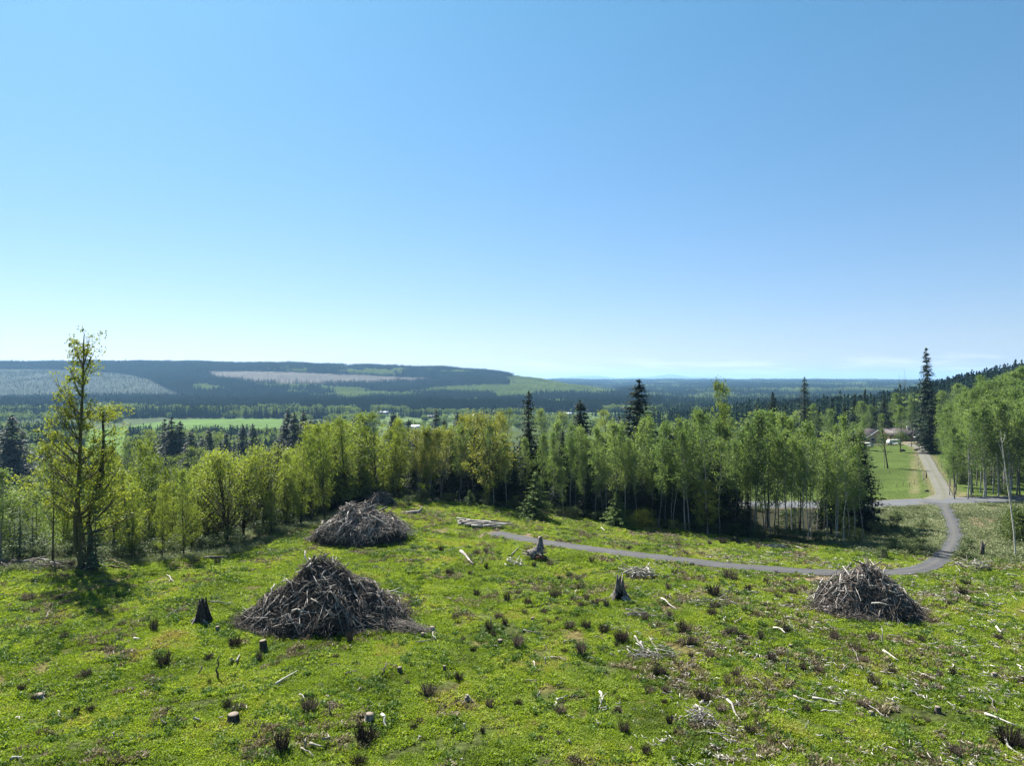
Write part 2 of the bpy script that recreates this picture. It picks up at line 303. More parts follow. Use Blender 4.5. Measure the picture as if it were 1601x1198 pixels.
def zones(X, Y, Zh):
    """base colour of the land by what grows there"""
    px = CX + X / np.maximum(Y, 1) * F; py = CY - (Zh - CZ) / np.maximum(Y, 1) * F
    col = np.zeros(X.shape + (3,)); n1 = fbm(X / 5, Y / 5, 21); n2 = fbm(X / 1.3, Y / 1.3, 22, 3)
    def setc(m, c): col[m] = c
    fieldc = np.array([.058, .074, .020]) * (0.45 + 1.0 * n2[..., None]) + np.array([.06, .028, .018]) * sst(.48, .7, n1)[..., None]
    col[:] = fieldc
    e = field_edge(px)
    beyond = (Y > e) & (Y < 140)
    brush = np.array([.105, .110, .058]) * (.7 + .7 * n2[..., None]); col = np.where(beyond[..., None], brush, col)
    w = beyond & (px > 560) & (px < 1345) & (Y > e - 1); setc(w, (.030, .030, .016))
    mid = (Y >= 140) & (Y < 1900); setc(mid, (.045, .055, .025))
    lawn = (Y > 146) & (Y < 262) & (px > 1080) & (px < 1700); col[lawn] = np.array([.062, .092, .022]) * (.75 + .5 * n1[lawn][:, None])
    lf = (Y > 95) & (Y < 420) & (px < 560); col[lf] = np.array([.065, .090, .030]) * (.5 + .8 * n1[lf][:, None])
    n3 = fbm(X / 60, Y / 60, 31)
    vf = (Y > 600) & (Y < 1900) & (px < 1100); col[vf] = np.array([.055, .078, .030]) * (.7 + .6 * n3[vf][:, None])
    mv = inpoly(px, py, [(545, 644), (700, 646), (990, 640), (990, 668), (545, 672)]) & (Y > 500) & (Y < 1500); col[mv] = np.array([.085, .125, .04]) * (.6 + .8 * n3[mv][:, None])
    for k in ('pasture', 'pasture_left'):
        m = inpoly(px, py, POLY[k]) & (Y > 300); col[m] = np.array([.080, .140, .028]) * (.85 + .3 * n3[m][:, None])
    hill = Y >= 1900; setc(hill, (.010, .017, .009))
    m = inpoly(px, py, POLY['plantation']) & hill; col[m] = np.array([.050, .061, .047]) * (.7 + .6 * n3[m][:, None])
    m = inpoly(px, py, POLY['clearcut']) & hill; col[m] = np.array([.088, .080, .070]) * (.7 + .6 * n3[m][:, None])
    yard = inpoly(px, py, [(44, 772), (60, 764), (80, 760), (96, 757), (96, 768), (80, 774), (62, 780), (40, 783)]) & (Y > 200) & (Y < 500); setc(yard, (.30, .27, .25))
    # bare and dried patches
    for (qx, qy, rx, ry, c) in ((790, 838, 62, 6, (.20, .15, .105)), (1010, 1030, 34, 8, (.10, .082, .055)), (1170, 1000, 28, 7, (.10, .082, .055)), (1420, 1040, 28, 7, (.10, .085, .05)), (1540, 1110, 44, 12, (.10, .085, .05)), (1110, 1130, 30, 10, (.10, .082, .055)), (802, 838, 34, 5, (.20, .15, .105)), (1100, 862, 46, 7, (.19, .155, .085)), (1265, 905, 45, 5, (.25, .18, .12)), (1535, 818, 32, 15, (.20, .15, .10)), (1400, 692, 32, 3.2, (.24, .2, .15)), (690, 832, 28, 5, (.16, .12, .08)), (1505, 780, 18, 10, (.17, .15, .08)), (1430, 745, 8, 40, (.13, .13, .06)), (1000, 905, 40, 6, (.13, .10, .06)), (1060, 950, 50, 12, (.11, .09, .045))):
        r = np.hypot((px - qx) / rx, (py - qy) / ry) + (n2 - .5) * .9 + (n1 - .5) * .6; k = (sst(1.15, .55, r) * ((Y < 320) & (Y > 30)))[..., None]
        col = col * (1 - k) + np.array(c) * (.8 + .4 * n2[..., None]) * k
    sh = sst(1.8, 0.2, rdz)[..., None] * .75; col = col * (1 - sh) + np.array([.15, .125, .08]) * sh
    return col
rdz = rd
def build_terrain():
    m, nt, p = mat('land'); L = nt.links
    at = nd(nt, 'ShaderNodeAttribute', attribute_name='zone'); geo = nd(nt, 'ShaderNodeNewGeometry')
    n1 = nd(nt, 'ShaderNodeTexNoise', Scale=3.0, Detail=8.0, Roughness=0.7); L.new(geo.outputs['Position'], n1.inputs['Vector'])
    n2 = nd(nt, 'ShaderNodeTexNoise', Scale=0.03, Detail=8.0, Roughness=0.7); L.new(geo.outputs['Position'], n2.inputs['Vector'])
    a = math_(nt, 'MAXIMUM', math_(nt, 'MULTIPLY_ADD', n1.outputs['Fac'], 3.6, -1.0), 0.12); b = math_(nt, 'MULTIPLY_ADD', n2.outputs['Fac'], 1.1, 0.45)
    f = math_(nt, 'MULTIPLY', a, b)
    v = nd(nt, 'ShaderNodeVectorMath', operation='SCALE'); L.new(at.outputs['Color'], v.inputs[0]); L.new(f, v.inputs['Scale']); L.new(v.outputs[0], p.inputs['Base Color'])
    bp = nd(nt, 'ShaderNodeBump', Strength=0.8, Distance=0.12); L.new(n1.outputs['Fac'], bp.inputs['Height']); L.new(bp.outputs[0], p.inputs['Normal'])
    p.inputs['Roughness'].default_value = 1.0; p.inputs['Specular IOR Level'].default_value = 0.05
    nr, nc = GX.shape; i = np.arange(nr - 1)[:, None] * nc; j = np.arange(nc - 1)[None]
    mb = MB(); mb.add(np.stack([GX, GY, GZ], -1).reshape(-1, 3), np.stack([i + j, i + j + 1, i + nc + j + 1, i + nc + j], -1))
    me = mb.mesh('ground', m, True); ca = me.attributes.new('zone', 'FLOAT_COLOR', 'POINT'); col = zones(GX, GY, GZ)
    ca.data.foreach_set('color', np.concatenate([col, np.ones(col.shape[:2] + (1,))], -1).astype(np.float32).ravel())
    tag(put('ground', me), kind='structure')
build_terrain()
def build_roads():
    def gmat(name, c0, c1, tracks):
        m, nt, p = mat(name); L = nt.links; geo = nd(nt, 'ShaderNodeNewGeometry')
        n1 = nd(nt, 'ShaderNodeTexNoise', Scale=9.0, Detail=6.0, Roughness=.75); L.new(geo.outputs['Position'], n1.inputs['Vector'])
        n2 = nd(nt, 'ShaderNodeTexNoise', Scale=.5, Detail=4.0); L.new(geo.outputs['Position'], n2.inputs['Vector'])
        at = nd(nt, 'ShaderNodeAttribute', attribute_name='v')
        r = ramp(nt, [(.3, c0), (.7, c1)]); L.new(math_(nt, 'MULTIPLY_ADD', n1.outputs['Fac'], .5, math_(nt, 'MULTIPLY', n2.outputs['Fac'], .5)), r.inputs[0])
        mx = nd(nt, 'ShaderNodeMixRGB'); mx.inputs[2].default_value = (*tracks, 1); L.new(math_(nt, 'MULTIPLY', at.outputs['Fac'], math_(nt, 'MULTIPLY_ADD', n1.outputs['Fac'], 1.4, .1)), mx.inputs[0]); L.new(r.outputs[0], mx.inputs[1]); L.new(mx.outputs[0], p.inputs['Base Color'])
        b = nd(nt, 'ShaderNodeBump', Strength=.6, Distance=.03); L.new(n1.outputs['Fac'], b.inputs['Height']); L.new(b.outputs[0], p.inputs['Normal']); return m
    spec = {'gravel_lane': ((.034, .036, .043), (.072, .074, .082), (.10, .094, .075)), 'main_road': ((.062, .068, .079), (.098, .105, .120), (.11, .108, .098)), 'driveway': ((.080, .078, .074), (.148, .14, .124), (.07, .082, .03))}
    for nm, (P, w) in RL.items():
        mt = gmat(nm, *spec[nm]); T = np.gradient(P, axis=0); T /= np.linalg.norm(T, axis=1)[:, None]; N = np.stack([T[:, 1], -T[:, 0]], 1); z = ZL[id(P)]
        lift = {'gravel_lane': .0, 'main_road': .012, 'driveway': .004}[nm]
        offs = np.array([-1.06, -1, -.82, -.45, -.2, 0, .2, .45, .82, 1, 1.06]); av = np.array([1, .9, .25, 0, .25, .6, .25, 0, .25, .9, 1]); dz = np.array([-.3, -.01, 0, 0, .02, .03, .02, 0, 0, -.01, -.3]) + .02 + lift
        ww = w * (1 + .10 * (vnoise(np.arange(len(P)) / 4.0, np.zeros(len(P)), 4) - .5))
        if nm == 'gravel_lane': ww = ww * (1 + 1.6 * sst(133, 140, P[:, 1]) * (P[:, 0] > 60)) * (1 + .45 * sst(74, 88, P[:, 1]) * (P[:, 0] > 60) * 1.0)
        if nm == 'driveway': ww = ww * (1 + 1.3 * sst(150, 141, P[:, 1]) + 1.5 * sst(250, 262, P[:, 1]))
        V = np.stack([P[:, None, 0] + N[:, None, 0] * offs[None] * ww[:, None] / 2, P[:, None, 1] + N[:, None, 1] * offs[None] * ww[:, None] / 2, z[:, None] + dz[None]], -1)
        nr, nc = len(P), len(offs); i = np.arange(nr - 1)[:, None] * nc; j = np.arange(nc - 1)[None]
        mb = MB(); mb.add(V.reshape(-1, 3), np.stack([i + j, i + nc + j, i + nc + j + 1, i + j + 1], -1), np.tile(av, nr)); tag(put(nm, mb.mesh(nm, mt, True)), kind='structure')
build_roads()
def build_mountains():
    for nm, Y, pts, c in (('far_mountains', 19500, [(-400, 600), (600, 600), (830, 596), (860, 592), (885, 590), (925, 587.5), (950, 589), (970, 592), (985, 590), (1010, 589), (1030, 587), (1050, 585), (1065, 587), (1085, 590), (1110, 589.5), (1130, 591), (1180, 594), (1240, 596), (1300, 596), (1340, 594), (1360, 593), (1400, 596), (1450, 599), (2000, 600)], (.05, .06, .06)),):
        xs = np.linspace(-400, 2000, 600); top = np.interp(xs, [p[0] for p in pts], [p[1] for p in pts]) - 1.4 * (fbm(xs / 14, xs * 0, 77) - .5) * (np.interp(xs, [800, 860, 1400, 1450], [0, 1, 1, 0]) + .15)
        rows = []
        for f, d in ((0, -2600), (.25, -1800), (.55, -1000), (.8, -500), (1, 0), (.8, 500), (.2, 2000)):
            y = Y + d + 500 * (fbm(xs / 30 + d, xs * 0 + d / 300, 4) - .5); h = (CY - top) / F * Y + CZ + 60; z = -60 + h * f * (1 + (.3 * (fbm(xs / 20, xs * 0 + f * 9, 6) - .5) if f < 1 else 0)); rows.append(np.stack([(xs - CX) / F * Y, y, z], -1))
        V = np.stack(rows); nr, nc = V.shape[:2]; i = np.arange(nr - 1)[:, None] * nc; j = np.arange(nc - 1)[None]
        mb = MB(); mb.add(V.reshape(-1, 3), np.stack([i + j, i + j + 1, i + nc + j + 1, i + nc + j], -1)); tag(put(nm, mb.mesh(nm, flat_mat(nm, c, 1, .2, .002), True)), kind='structure')
build_mountains()
# ------------------------------------------------------------------ tree builders (each variant is built once and shared)
def broadleaf(h, rad, z0, ncl, nlf, leaf, sig, tr, lean=0.02, forks=1, limb=1.0, bare=0.0, top_pow=1.0, open_=0.35):
    """trunk mesh builder + crown mesh builder: clusters of leaves at the ends of curved limbs"""
    t = MB(); c = MB(); trunks = []
    for f in range(forks):
        ang = rng.uniform(0, 6.28); sp = (0.0 if forks == 1 else rad * .45) ; n = 9
        u = np.linspace(0, 1, n); wob = np.cumsum(rng.normal(0, h * .008, (n, 2)), 0); wob -= wob[:1]
        P = np.stack([wob[:, 0] + lean * h * u + math.cos(ang) * sp * u ** 1.5, wob[:, 1] + math.sin(ang) * sp * u ** 1.5, u * h * rng.uniform(.9, 1)], -1)
        tube(t, P, tr * (1 - u * .93) * (1.25 - .25 * np.minimum(1, u * 12)) * (1 if f == 0 else .75), 7, cap=False); trunks.append(P)
    for k in range(ncl):
        P = trunks[rng.integers(forks)]
        u = rng.random() ** top_pow; zc = z0 + (1 - z0) * u
        prof = math.sin(math.pi * min(1, (u * .86 + .12))) ** .7
        r = rad * prof * (open_ + (1 - open_) * rng.random()) * rng.uniform(.8, 1.1); a = rng.uniform(0, 6.28)
        ci = np.array([np.interp(zc * h, P[:, 2], P[:, 0]), np.interp(zc * h, P[:, 2], P[:, 1])])
        tgt = np.array([ci[0] + r * math.cos(a), ci[1] + r * math.sin(a), zc * h])
        zs = max(z0 * h * .6, zc * h - r * rng.uniform(.7, 1.4) - .3); zs = min(zs, P[-1, 2] * .97)
        st = np.array([np.interp(zs, P[:, 2], P[:, 0]), np.interp(zs, P[:, 2], P[:, 1]), zs])
        midp = (st + tgt) / 2 + np.array([math.cos(a), math.sin(a), 0]) * r * .12 + rng.normal(0, .06 * r + .02, 3)
        q = np.linspace(0, 1, 5)[:, None]; B = (1 - q) ** 2 * st + 2 * q * (1 - q) * midp + q * q * tgt
        r0 = max(.012, tr * .30 * limb * (1 - zc * .7) * min(1, r / rad + .3)); tube(t, B, r0 * (1 - q[:, 0] * .85), 4)
        for s in range(2):
            e = tgt + rng.normal(0, sig * .9, 3); s0 = B[rng.integers(2, 4)]; tube(t, np.stack([s0, (s0 + e) / 2 + rng.normal(0, .08, 3), e]), [r0 * .4, r0 * .3, r0 * .12], 3)
        if rng.random() < bare: continue
        m = max(3, int(nlf * rng.uniform(.5, 1.5))); cc = tgt + rng.normal(0, 1, (m, 3)) * sig * np.array([1, 1, .75])
        w = rng.random(m) < .25; cc[w] = B[rng.integers(2, 5, w.sum())] + rng.normal(0, sig * .4, (w.sum(), 3))
        d = rdir(m) * np.array([1, 1, .8]) - np.array([0, 0, .25]); kites(c, cc, d, leaf * rng.uniform(.6, 1.25, m), leaf * .75 * rng.uniform(.6, 1.2, m), np.clip(rng.uniform(.2, .8) + rng.normal(0, .15, m), 0, 1))
    return t, c
def conifer(h, rad, z0, whorls, per, droop=.25, spray=.5, nsp=7, sparse=0.0, pw=.85, tr=None, top_taper=1.0):
    t = MB(); c = MB(); tr = tr or h * .013; n = 8; u = np.linspace(0, 1, n); wob = np.cumsum(rng.normal(0, h * .003, (n, 2)), 0); wob -= wob[:1]
    P = np.stack([wob[:, 0], wob[:, 1], u * h], -1); tube(t, P, tr * (1 - u * .95) + .01, 7)
    for k in range(whorls):
        f = (k + rng.random()) / whorls; z = h * (z0 + (1 - z0) * f * .985); env = rad * (1 - f) ** pw * (0.55 + .45 * min(1, f * 6 + .3)) + rad * .03
        nb = max(3, int(round(per * (.55 + .45 * (1 - f))))); a0 = rng.uniform(0, 6.28)
        for b in range(nb):
            if rng.random() < sparse: continue
            a = a0 + b * 2 * math.pi / nb + rng.normal(0, .25); Lb = env * rng.uniform(.62, 1.12); zz = z + rng.normal(0, h * .006)
            dr = droop * rng.uniform(.6, 1.4); cx, cy = np.interp(zz, P[:, 2], P[:, 0]), np.interp(zz, P[:, 2], P[:, 1])
            q = np.linspace(0, 1, 5); B = np.stack([cx + math.cos(a) * Lb * q, cy + math.sin(a) * Lb * q, zz + Lb * (.12 * q - dr * q ** 1.5 + dr * .35 * q ** 4)], -1)
            if Lb > rad * .2: tube(t, B, max(.012, tr * .16) * (1 - q * .8), 3)
            m = max(3, int(nsp * (.35 + .65 * Lb / rad))); qq = np.linspace(.12, 1, m); side = np.array([-math.sin(a), math.cos(a), 0]); out = np.array([math.cos(a), math.sin(a), -dr * .7])
            C0 = np.stack([np.interp(qq, q, B[:, i]) for i in range(3)], -1)
            ls = spray * (1.15 - .55 * qq) * rng.uniform(.7, 1.2, m) * (.45 + .55 * Lb / rad)
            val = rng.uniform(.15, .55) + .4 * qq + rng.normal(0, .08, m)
            for sg in (-1, 1):
                D = out[None] * (.55 + .5 * qq[:, None]) + side[None] * sg * rng.uniform(.6, 1.1, (m, 1)) + rng.normal(0, .12, (m, 3)) - np.array([0, 0, .22])
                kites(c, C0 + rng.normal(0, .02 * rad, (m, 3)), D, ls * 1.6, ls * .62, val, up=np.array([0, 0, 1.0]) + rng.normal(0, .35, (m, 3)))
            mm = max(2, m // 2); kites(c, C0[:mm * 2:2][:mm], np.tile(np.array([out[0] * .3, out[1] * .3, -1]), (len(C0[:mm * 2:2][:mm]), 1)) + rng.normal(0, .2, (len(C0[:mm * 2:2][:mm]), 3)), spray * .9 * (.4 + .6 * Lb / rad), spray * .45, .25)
    kites(c, np.tile([P[-1, 0], P[-1, 1], h * .955], (5, 1)), np.array([0, 0, 1.0]) + rng.normal(0, .12, (5, 3)), h * .05, h * .012, .6)
    return t, c
LIB = {}
def lib(kind, n, fn, bark, leaf, h):
    LIB[kind] = [(lambda tc: (tc[0].mesh(kind + '_trunk', M[bark], True), tc[1].mesh(kind + '_crown', M[leaf])))(fn()) for _ in range(n)]; LIB[kind + '_h'] = h
lib('alder', 5, lambda: broadleaf(16, 2.3, .33, 115, 30, .25, .36, .12, rng.uniform(-.04, .04), 1, .7, .10, .66, .1), 'alder_bark', 'alder', 16)
lib('bushy_alder', 4, lambda: broadleaf(16, 2.9, .17, 150, 30, .25, .40, .13, rng.uniform(-.04, .04), 1, .8, .08, .8, .15), 'dark_bark', 'alder', 16)  # dark bark here paints the shade on backlit alder trunks
lib('thin_alder', 3, lambda: broadleaf(16, 1.8, .40, 66, 28, .24, .34, .085, rng.uniform(-.05, .06), 1, .7, .14, .62, .1), 'alder_bark', 'alder', 16)
lib('leafy_tree', 4, lambda: broadleaf(15, 3.2, .16, 130, 32, .28, .40, .17, rng.uniform(-.05, .05), 2, 1.0, 0, .8, .25), 'dark_bark', 'maple', 15)
lib('maple', 4, lambda: broadleaf(13, 4.6, .22, 150, 34, .25, .50, .24, rng.uniform(-.03, .03), 4, 1.5, 0, .62, .5), 'moss_bark', 'maple', 13)
lib('budding_tree', 2, lambda: broadleaf(14, 3.0, .35, 110, 36, .26, .42, .16, 0, 2, 1, 0, .7, .3), 'alder_bark', 'tan', 14)
lib('golden_maple', 1, lambda: broadleaf(16, 4.4, .2, 120, 38, .32, .42, .22, 0, 3, 1.3, .05, .8, .45), 'moss_bark', 'tan', 16)
lib('fir', 5, lambda: conifer(18, 4.2, .04, 46, 9, .30, .68, 10, .08, .72), 'fir_bark', 'fir', 18)
lib('sparse_fir', 2, lambda: conifer(20, 3.4, .10, 46, 8, .30, .55, 8, .15, .6), 'fir_bark', 'fir', 20)
lib('young_fir', 3, lambda: conifer(7, 2.8, .03, 20, 9, .26, .46, 9, .05), 'fir_bark', 'young_fir', 7)
lib('pale_fir', 2, lambda: conifer(7, 2.0, .05, 20, 6, .15, .34, 7, .15), 'fir_bark', 'pale_fir', 7)
lib('shrub', 3, lambda: broadleaf(3, 1.5, .08, 48, 38, .16, .26, .05, 0, 3, 1, 0, .9, .3), 'dark_bark', 'shrub', 3)
lib('golden_shrub', 1, lambda: broadleaf(3, 2.0, .08, 70, 38, .17, .24, .05, 0, 4, 1, 0, .9, .3), 'dark_bark', 'gold_shrub', 3)
lib('bare_tree', 2, lambda: broadleaf(12, 2.2, .3, 40, 5, .2, .4, .15, .02, 1, 1.2, .5, .8, .4), 'dark_bark', 'maple', 12)
LM = [('bushy young fir', 838, 775), ('tallest fir', 1448, 620), ('broad layered fir', 998, 630), ('see-through fir', 825, 660), ('largest brush pile', 508, 935), ('log-filled brush pile', 565, 820), ('lane-side brush pile', 1352, 915), ('lone lawn tree', 1386, 700), ('big ragged tree', 130, 720), ('gravel driveway', 1464, 735), ('road junction', 1480, 785), ('leaning birch', 1572, 790), ('golden maple', 762, 715), ('spreading maple', 352, 765), ('hollow grey stump', 968, 918), ('jagged stump', 317, 952), ('uprooted stump', 843, 858), ('smallest brush pile', 592, 782), ('log heap', 757, 817), ('valley pasture', 340, 668), ('golden shrub', 1000, 815), ('tall cottonwood', 1133, 640), ('flat-topped stump', 365, 1115), ('half-bare tree', 83, 780), ('grey-green edge tree', 3, 790), ('pale young hemlock', 150, 845)]
SEEN = []                                                    # things waiting for a label
def later(o, stem, cat, group, px, py): SEEN.append((o, stem, cat, group, px, py))
ORD = ['', 'first', 'second', 'third', 'fourth', 'fifth', 'sixth', 'seventh', 'eighth', 'ninth', 'tenth', 'eleventh', 'twelfth', 'thirteenth', 'fourteenth', 'fifteenth', 'sixteenth', 'seventeenth', 'eighteenth', 'nineteenth', 'twentieth']
def ordw(n): return ORD[n] if n < len(ORD) else 'twenty-' + ORD[n - 20] if n < 30 else 'thirtieth' if n == 30 else 'thirty-' + ORD[n - 30]
def label_all():
    g = {}
    for it in SEEN:
        o, stem, cat, group, px, py = it; L = min(LM, key=lambda l: math.hypot(l[1] - px, (l[2] - py) * 1.3)); dx, dy = px - L[1], py - L[2]
        side = ('right of' if dx > 0 else 'left of') if abs(dx) > abs(dy) else ('below' if dy > 0 else 'above')
        g.setdefault((stem, L[0], side), []).append((math.hypot(dx, dy), it))
    for (stem, ln, side), its in g.items():
        its.sort(key=lambda t: t[0])
        for i, (_, it) in enumerate(its): tag(it[0], '%s, %s %s the %s' % (stem, ordw(i + 1) if len(its) > 1 else 'just', side, ln), it[2], it[3])
def tree(kind, px, Y, top, label=None, cat='tree', group=None, stem=None, wide=1.0, var=None, rz=None, name=None, x=None, tilt=0.0, hgt=None):
    x = (px - CX) / F * Y if x is None else x; gz = g1(x, Y); h = hgt or (CZ - (top - CY) / F * Y - gz)
    if h < .5: return None
    vs = LIB[kind]; v = vs[var if var is not None else random.randrange(len(vs))]; s = h / LIB[kind + '_h']
    e = put(name or kind, None, None, (x, Y, gz - .08 * s), (0, tilt, random.uniform(0, 6.28) if rz is None else rz)); sx = s ** .75 * wide * random.uniform(.9, 1.1)
    e.scale = (sx, sx, s); e.empty_display_size = .5
    put('trunk', v[0], e); put('crown', v[1], e)
    if label: tag(e, label, cat, group)
    else: later(e, stem or 'green tree', cat, group, px, (top + CY + (CZ - gz) / Y * F) / 2)
    return e
# ------------------------------------------------------------------ the wood
def build_woods():
    R = random.uniform
    # named individuals
    tree('young_fir', 838, 102.3, 733, 'bushy bright young fir alone at the edge of the wood', wide=1.15, var=0)
    tree('sparse_fir', 825, 122, 610, 'slender see-through dark fir rising over the wood left of centre', wide=1.1)
    tree('fir', 905, 135, 624, 'narrow pointed dark fir poking above the alders', wide=1.3)
    tree('fir', 998, 150, 592, 'broad dark fir with layered boughs, highest above the middle wood', wide=1.7)
    tree('golden_maple', 762, 112, 642, 'golden open maple in fresh leaf before dark firs', wide=1.0)
    tree('golden_shrub', 1000, 101, 796, 'low golden-green shrub at the foot of the wood', 'shrub', wide=1.3)
    tree('young_fir', 965, 101.5, 768, 'mid-green young fir with wide boughs left of the golden shrub', wide=1.25)
    tree('young_fir', 735, 112, 765, 'small bright young fir left of the golden maple trunk', wide=1)
    tree('golden_maple', 1103, 99.5, 758, 'small pale budding tree in front of the dark firs', wide=.9, hgt=8)
    tree('leafy_tree', 1133, 118, 596, 'tall thin cottonwood with yellowish leaves above the alders', wide=.62, var=0)
    for px, top in ((590, 645), (622, 668)): tree('leafy_tree', px, 118 if px == 590 else 122, top, 'broad-headed leafy tree behind the small far brush pile' if px == 590 else 'narrower leafy tree just right of the broad-headed one', wide=1.15)
    for px, Y, top, w in ((352, 88, 706, 1.0), (412, 96, 697, .8), (330, 93, 722, .7), (381, 92, 712, .7)):
        tree('maple', px, Y, top, {352: 'spreading mossy maple with dark forked limbs, widest at the left wood', 412: 'taller mossy maple right of the spreading one', 330: 'low mossy maple left of the spreading one', 381: 'half-hidden mossy maple between two larger ones'}[px], wide=w)
    # left wood: leafy trees from the mossy maples to the dark firs
    tops = ([290, 340, 400, 450, 490, 540, 590, 620, 690, 720, 780, 800, 860, 900, 950, 1000, 1050, 1100, 1150, 1200, 1250, 1300, 1340, 1360], [735, 712, 712, 705, 655, 650, 648, 668, 668, 652, 648, 668, 668, 672, 664, 658, 652, 648, 652, 648, 658, 652, 665, 690])
    T = lambda px: np.interp(px, *tops)
    for px in np.arange(425, 690, 15):
        p = px + R(-9, 9)
        if R(0, 1) < .22: continue
        tree('leafy_tree', p, float(field_edge(p)) + R(1, 7), T(p) + R(-10, 80), stem='yellow-green leafy tree, left wood front', group='leafy trees in the left wood', wide=R(.6, .9))
    for px in np.arange(440, 700, 17):
        p = px + R(-6, 6); tree('leafy_tree', p, float(field_edge(p)) + R(8, 16), T(p) + R(-6, 70), stem='yellow-green leafy tree deeper in left wood', group='leafy trees in the left wood', wide=R(.7, 1))
    for px in (655, 672, 690): tree('budding_tree', px, 120 + R(-2, 3), 668 + R(-3, 8), stem='tan budding tree in the wood', group='tan budding trees', wide=.8)
    for px in (722, 742, 778): tree('budding_tree', px, 121 + R(-2, 3), 645 + R(0, 12), stem='tan budding tree in the wood', group='tan budding trees', wide=.7)
    # dark firs inside the wood
    for px in np.arange(500, 1130, 13):
        p = px + R(-7, 7); tree('fir', p, float(field_edge(p)) + R(6, 15), (T(p) if p > 690 else 680) + R(-6, 60), stem='dark fir inside the wood', group='dark firs inside the wood', wide=R(.75, 1.05))
    for px in np.arange(700, 1100, 22):
        p = px + R(-7, 7); tree('fir', p, float(field_edge(p)) + R(18, 26), T(p) + R(15, 60), stem='dark fir at the back of the wood', group='dark firs at the back of the wood', wide=R(.8, 1.1))
    for px, Y, top in ((1122, 102, 712), (1150, 101, 735), (1105, 106, 720), (1332, 101, 672), (1344, 104, 668), (1318, 105, 690), (1170, 104, 770), (1297, 104, 705)):
        tree('fir', px, Y + (9 if px > 1290 else 0), top, stem='dark bushy fir among pale trunks', group='dark firs among the alders', wide=1.05)
    # alders
    for px in np.arange(705, 860, 17):
        p = px + R(-5, 5); tree('alder', p, float(field_edge(p)) + R(1, 9), T(p) + R(8, 50), stem='green alder in the dark middle wood', group='alders in the middle wood', wide=R(.7, 1))
    for px in np.arange(866, 1352, 8.6):
        p = px + R(-4, 4); tree('alder' if R(0, 1) < (.4 if p < 1140 else .15) else 'thin_alder', p, float(field_edge(p)) + R(-.5, 6), T(p) + R(-12, 62), stem='pale-trunked alder in the front row', group='alders along the front of the wood', wide=R(.75, 1.05), tilt=R(-.05, .05))
    for px in np.arange(870, 1345, 12):
        p = px + R(-6, 6)
        if p > 1140 and R(0, 1) < .6: continue
        tree('alder', p, float(field_edge(p)) + R(7, 20), T(p) + R(-10, 45), stem='pale-trunked alder deeper in the wood', group='alders deeper in the wood', wide=R(.8, 1.1), tilt=R(-.05, .05))
    # undergrowth at the foot of the wood
    for px in np.arange(600, 1350, 15):
        p = px + R(-7, 7); tree('shrub', p, float(field_edge(p)) + R(-1.2, 2), 0, stem='low green shrub at the wood foot', cat='shrub', group='shrubs along the wood edge', hgt=R(.9, 2.2), wide=R(.9, 1.4))
    for (px, py, h) in ((640, 790, 1.5), (660, 786, 2), (1325, 840, 3), (1345, 850, 2.2), (1375, 840, 2.4), (1400, 830, 2.2), (1425, 845, 2), (1360, 820, 2.6), (1395, 862, 1.8), (1420, 868, 2), (1440, 862, 1.6), (1405, 812, 1.6), (1320, 805, 2), (1515, 862, 1.6), (1505, 875, 1.5), (1440, 826, 1.4), (1380, 875, 1.5), (1590, 850, 3.2), (1585, 845, 5), (1600, 850, 5), (1575, 838, 2.6), (1620, 850, 4)):
        g = P2G(px, py); tree('shrub', px, g.y, 0, x=g.x, stem='bushy green shrub on the rough slope', cat='shrub', group='shrubs on the slope beside the lane', hgt=h, wide=R(1, 1.4))
    # left end: ground falls away
    for px, Y, top, k, w in ((206, 79, 762, 'leafy_tree', .6), (253, 77.5, 758, 'leafy_tree', .6), (287, 79, 738, 'leafy_tree', .7), (205, 82, 735, 'leafy_tree', .8), (228, 90, 715, 'leafy_tree', .9), (268, 92, 735, 'leafy_tree', .8), (180, 88, 700, 'leafy_tree', .75), (310, 96, 730, 'leafy_tree', .8), (100, 84, 748, 'leafy_tree', .7), (300, 84, 790, 'maple', .45), (238, 86, 770, 'leafy_tree', .8), (215, 94, 690, 'leafy_tree', .7)):
        tree(k, px, Y, top, stem='leafy tree on the left bank', group='leafy trees on the left bank', wide=w)
    for i in range(36):
        px = -30 + i * 16.5 + R(-7, 7); Y = R(100, 135) if i % 2 else R(140, 240); top = 735 + R(-25, 40) - (30 if px > 400 else 0); fir_ = R(0, 1) < .3
        tree('fir' if fir_ else random.choice(['leafy_tree', 'alder', 'leafy_tree']), px, Y, top, stem='dark fir down the left slope' if fir_ else 'leafy tree down the left slope', group='firs down the left slope' if fir_ else 'leafy trees down the left slope', wide=R(1, 1.4))
    for i in range(60):
        px = -30 + i * 10.5 + R(-5, 5); Y = float(field_edge(px)) + R(3, 22); tree('shrub', px, Y, 0, stem='bushy shrub beneath the left trees', cat='shrub', group='shrubs beneath the left trees', hgt=R(1.4, 3.6), wide=R(1.1, 1.6))
    for px in np.arange(450, 600, 14):
        p = px + R(-5, 5); tree('leafy_tree', p, float(field_edge(p)) + R(14, 28), T(p) + R(8, 40), stem='leafy tree behind the left front row', group='leafy trees behind the left front row', wide=R(.9, 1.3))
    tree('bare_tree', 83, 76, 690, 'dark thin half-bare tree standing left of the big ragged tree', wide=.6, var=0)
    tree('alder', 3, 80, 735, 'rounded grey-green tree cut by the left edge of the picture', wide=1.3)
    tree('alder', -22, 82, 750, stem='grey-green tree at the far left', group='grey-green trees at the far left', wide=1.2)
    tree('pale_fir', 150, 72.3, 795, 'pale feathery young hemlock in front of the big ragged tree', wide=1.05, var=0)
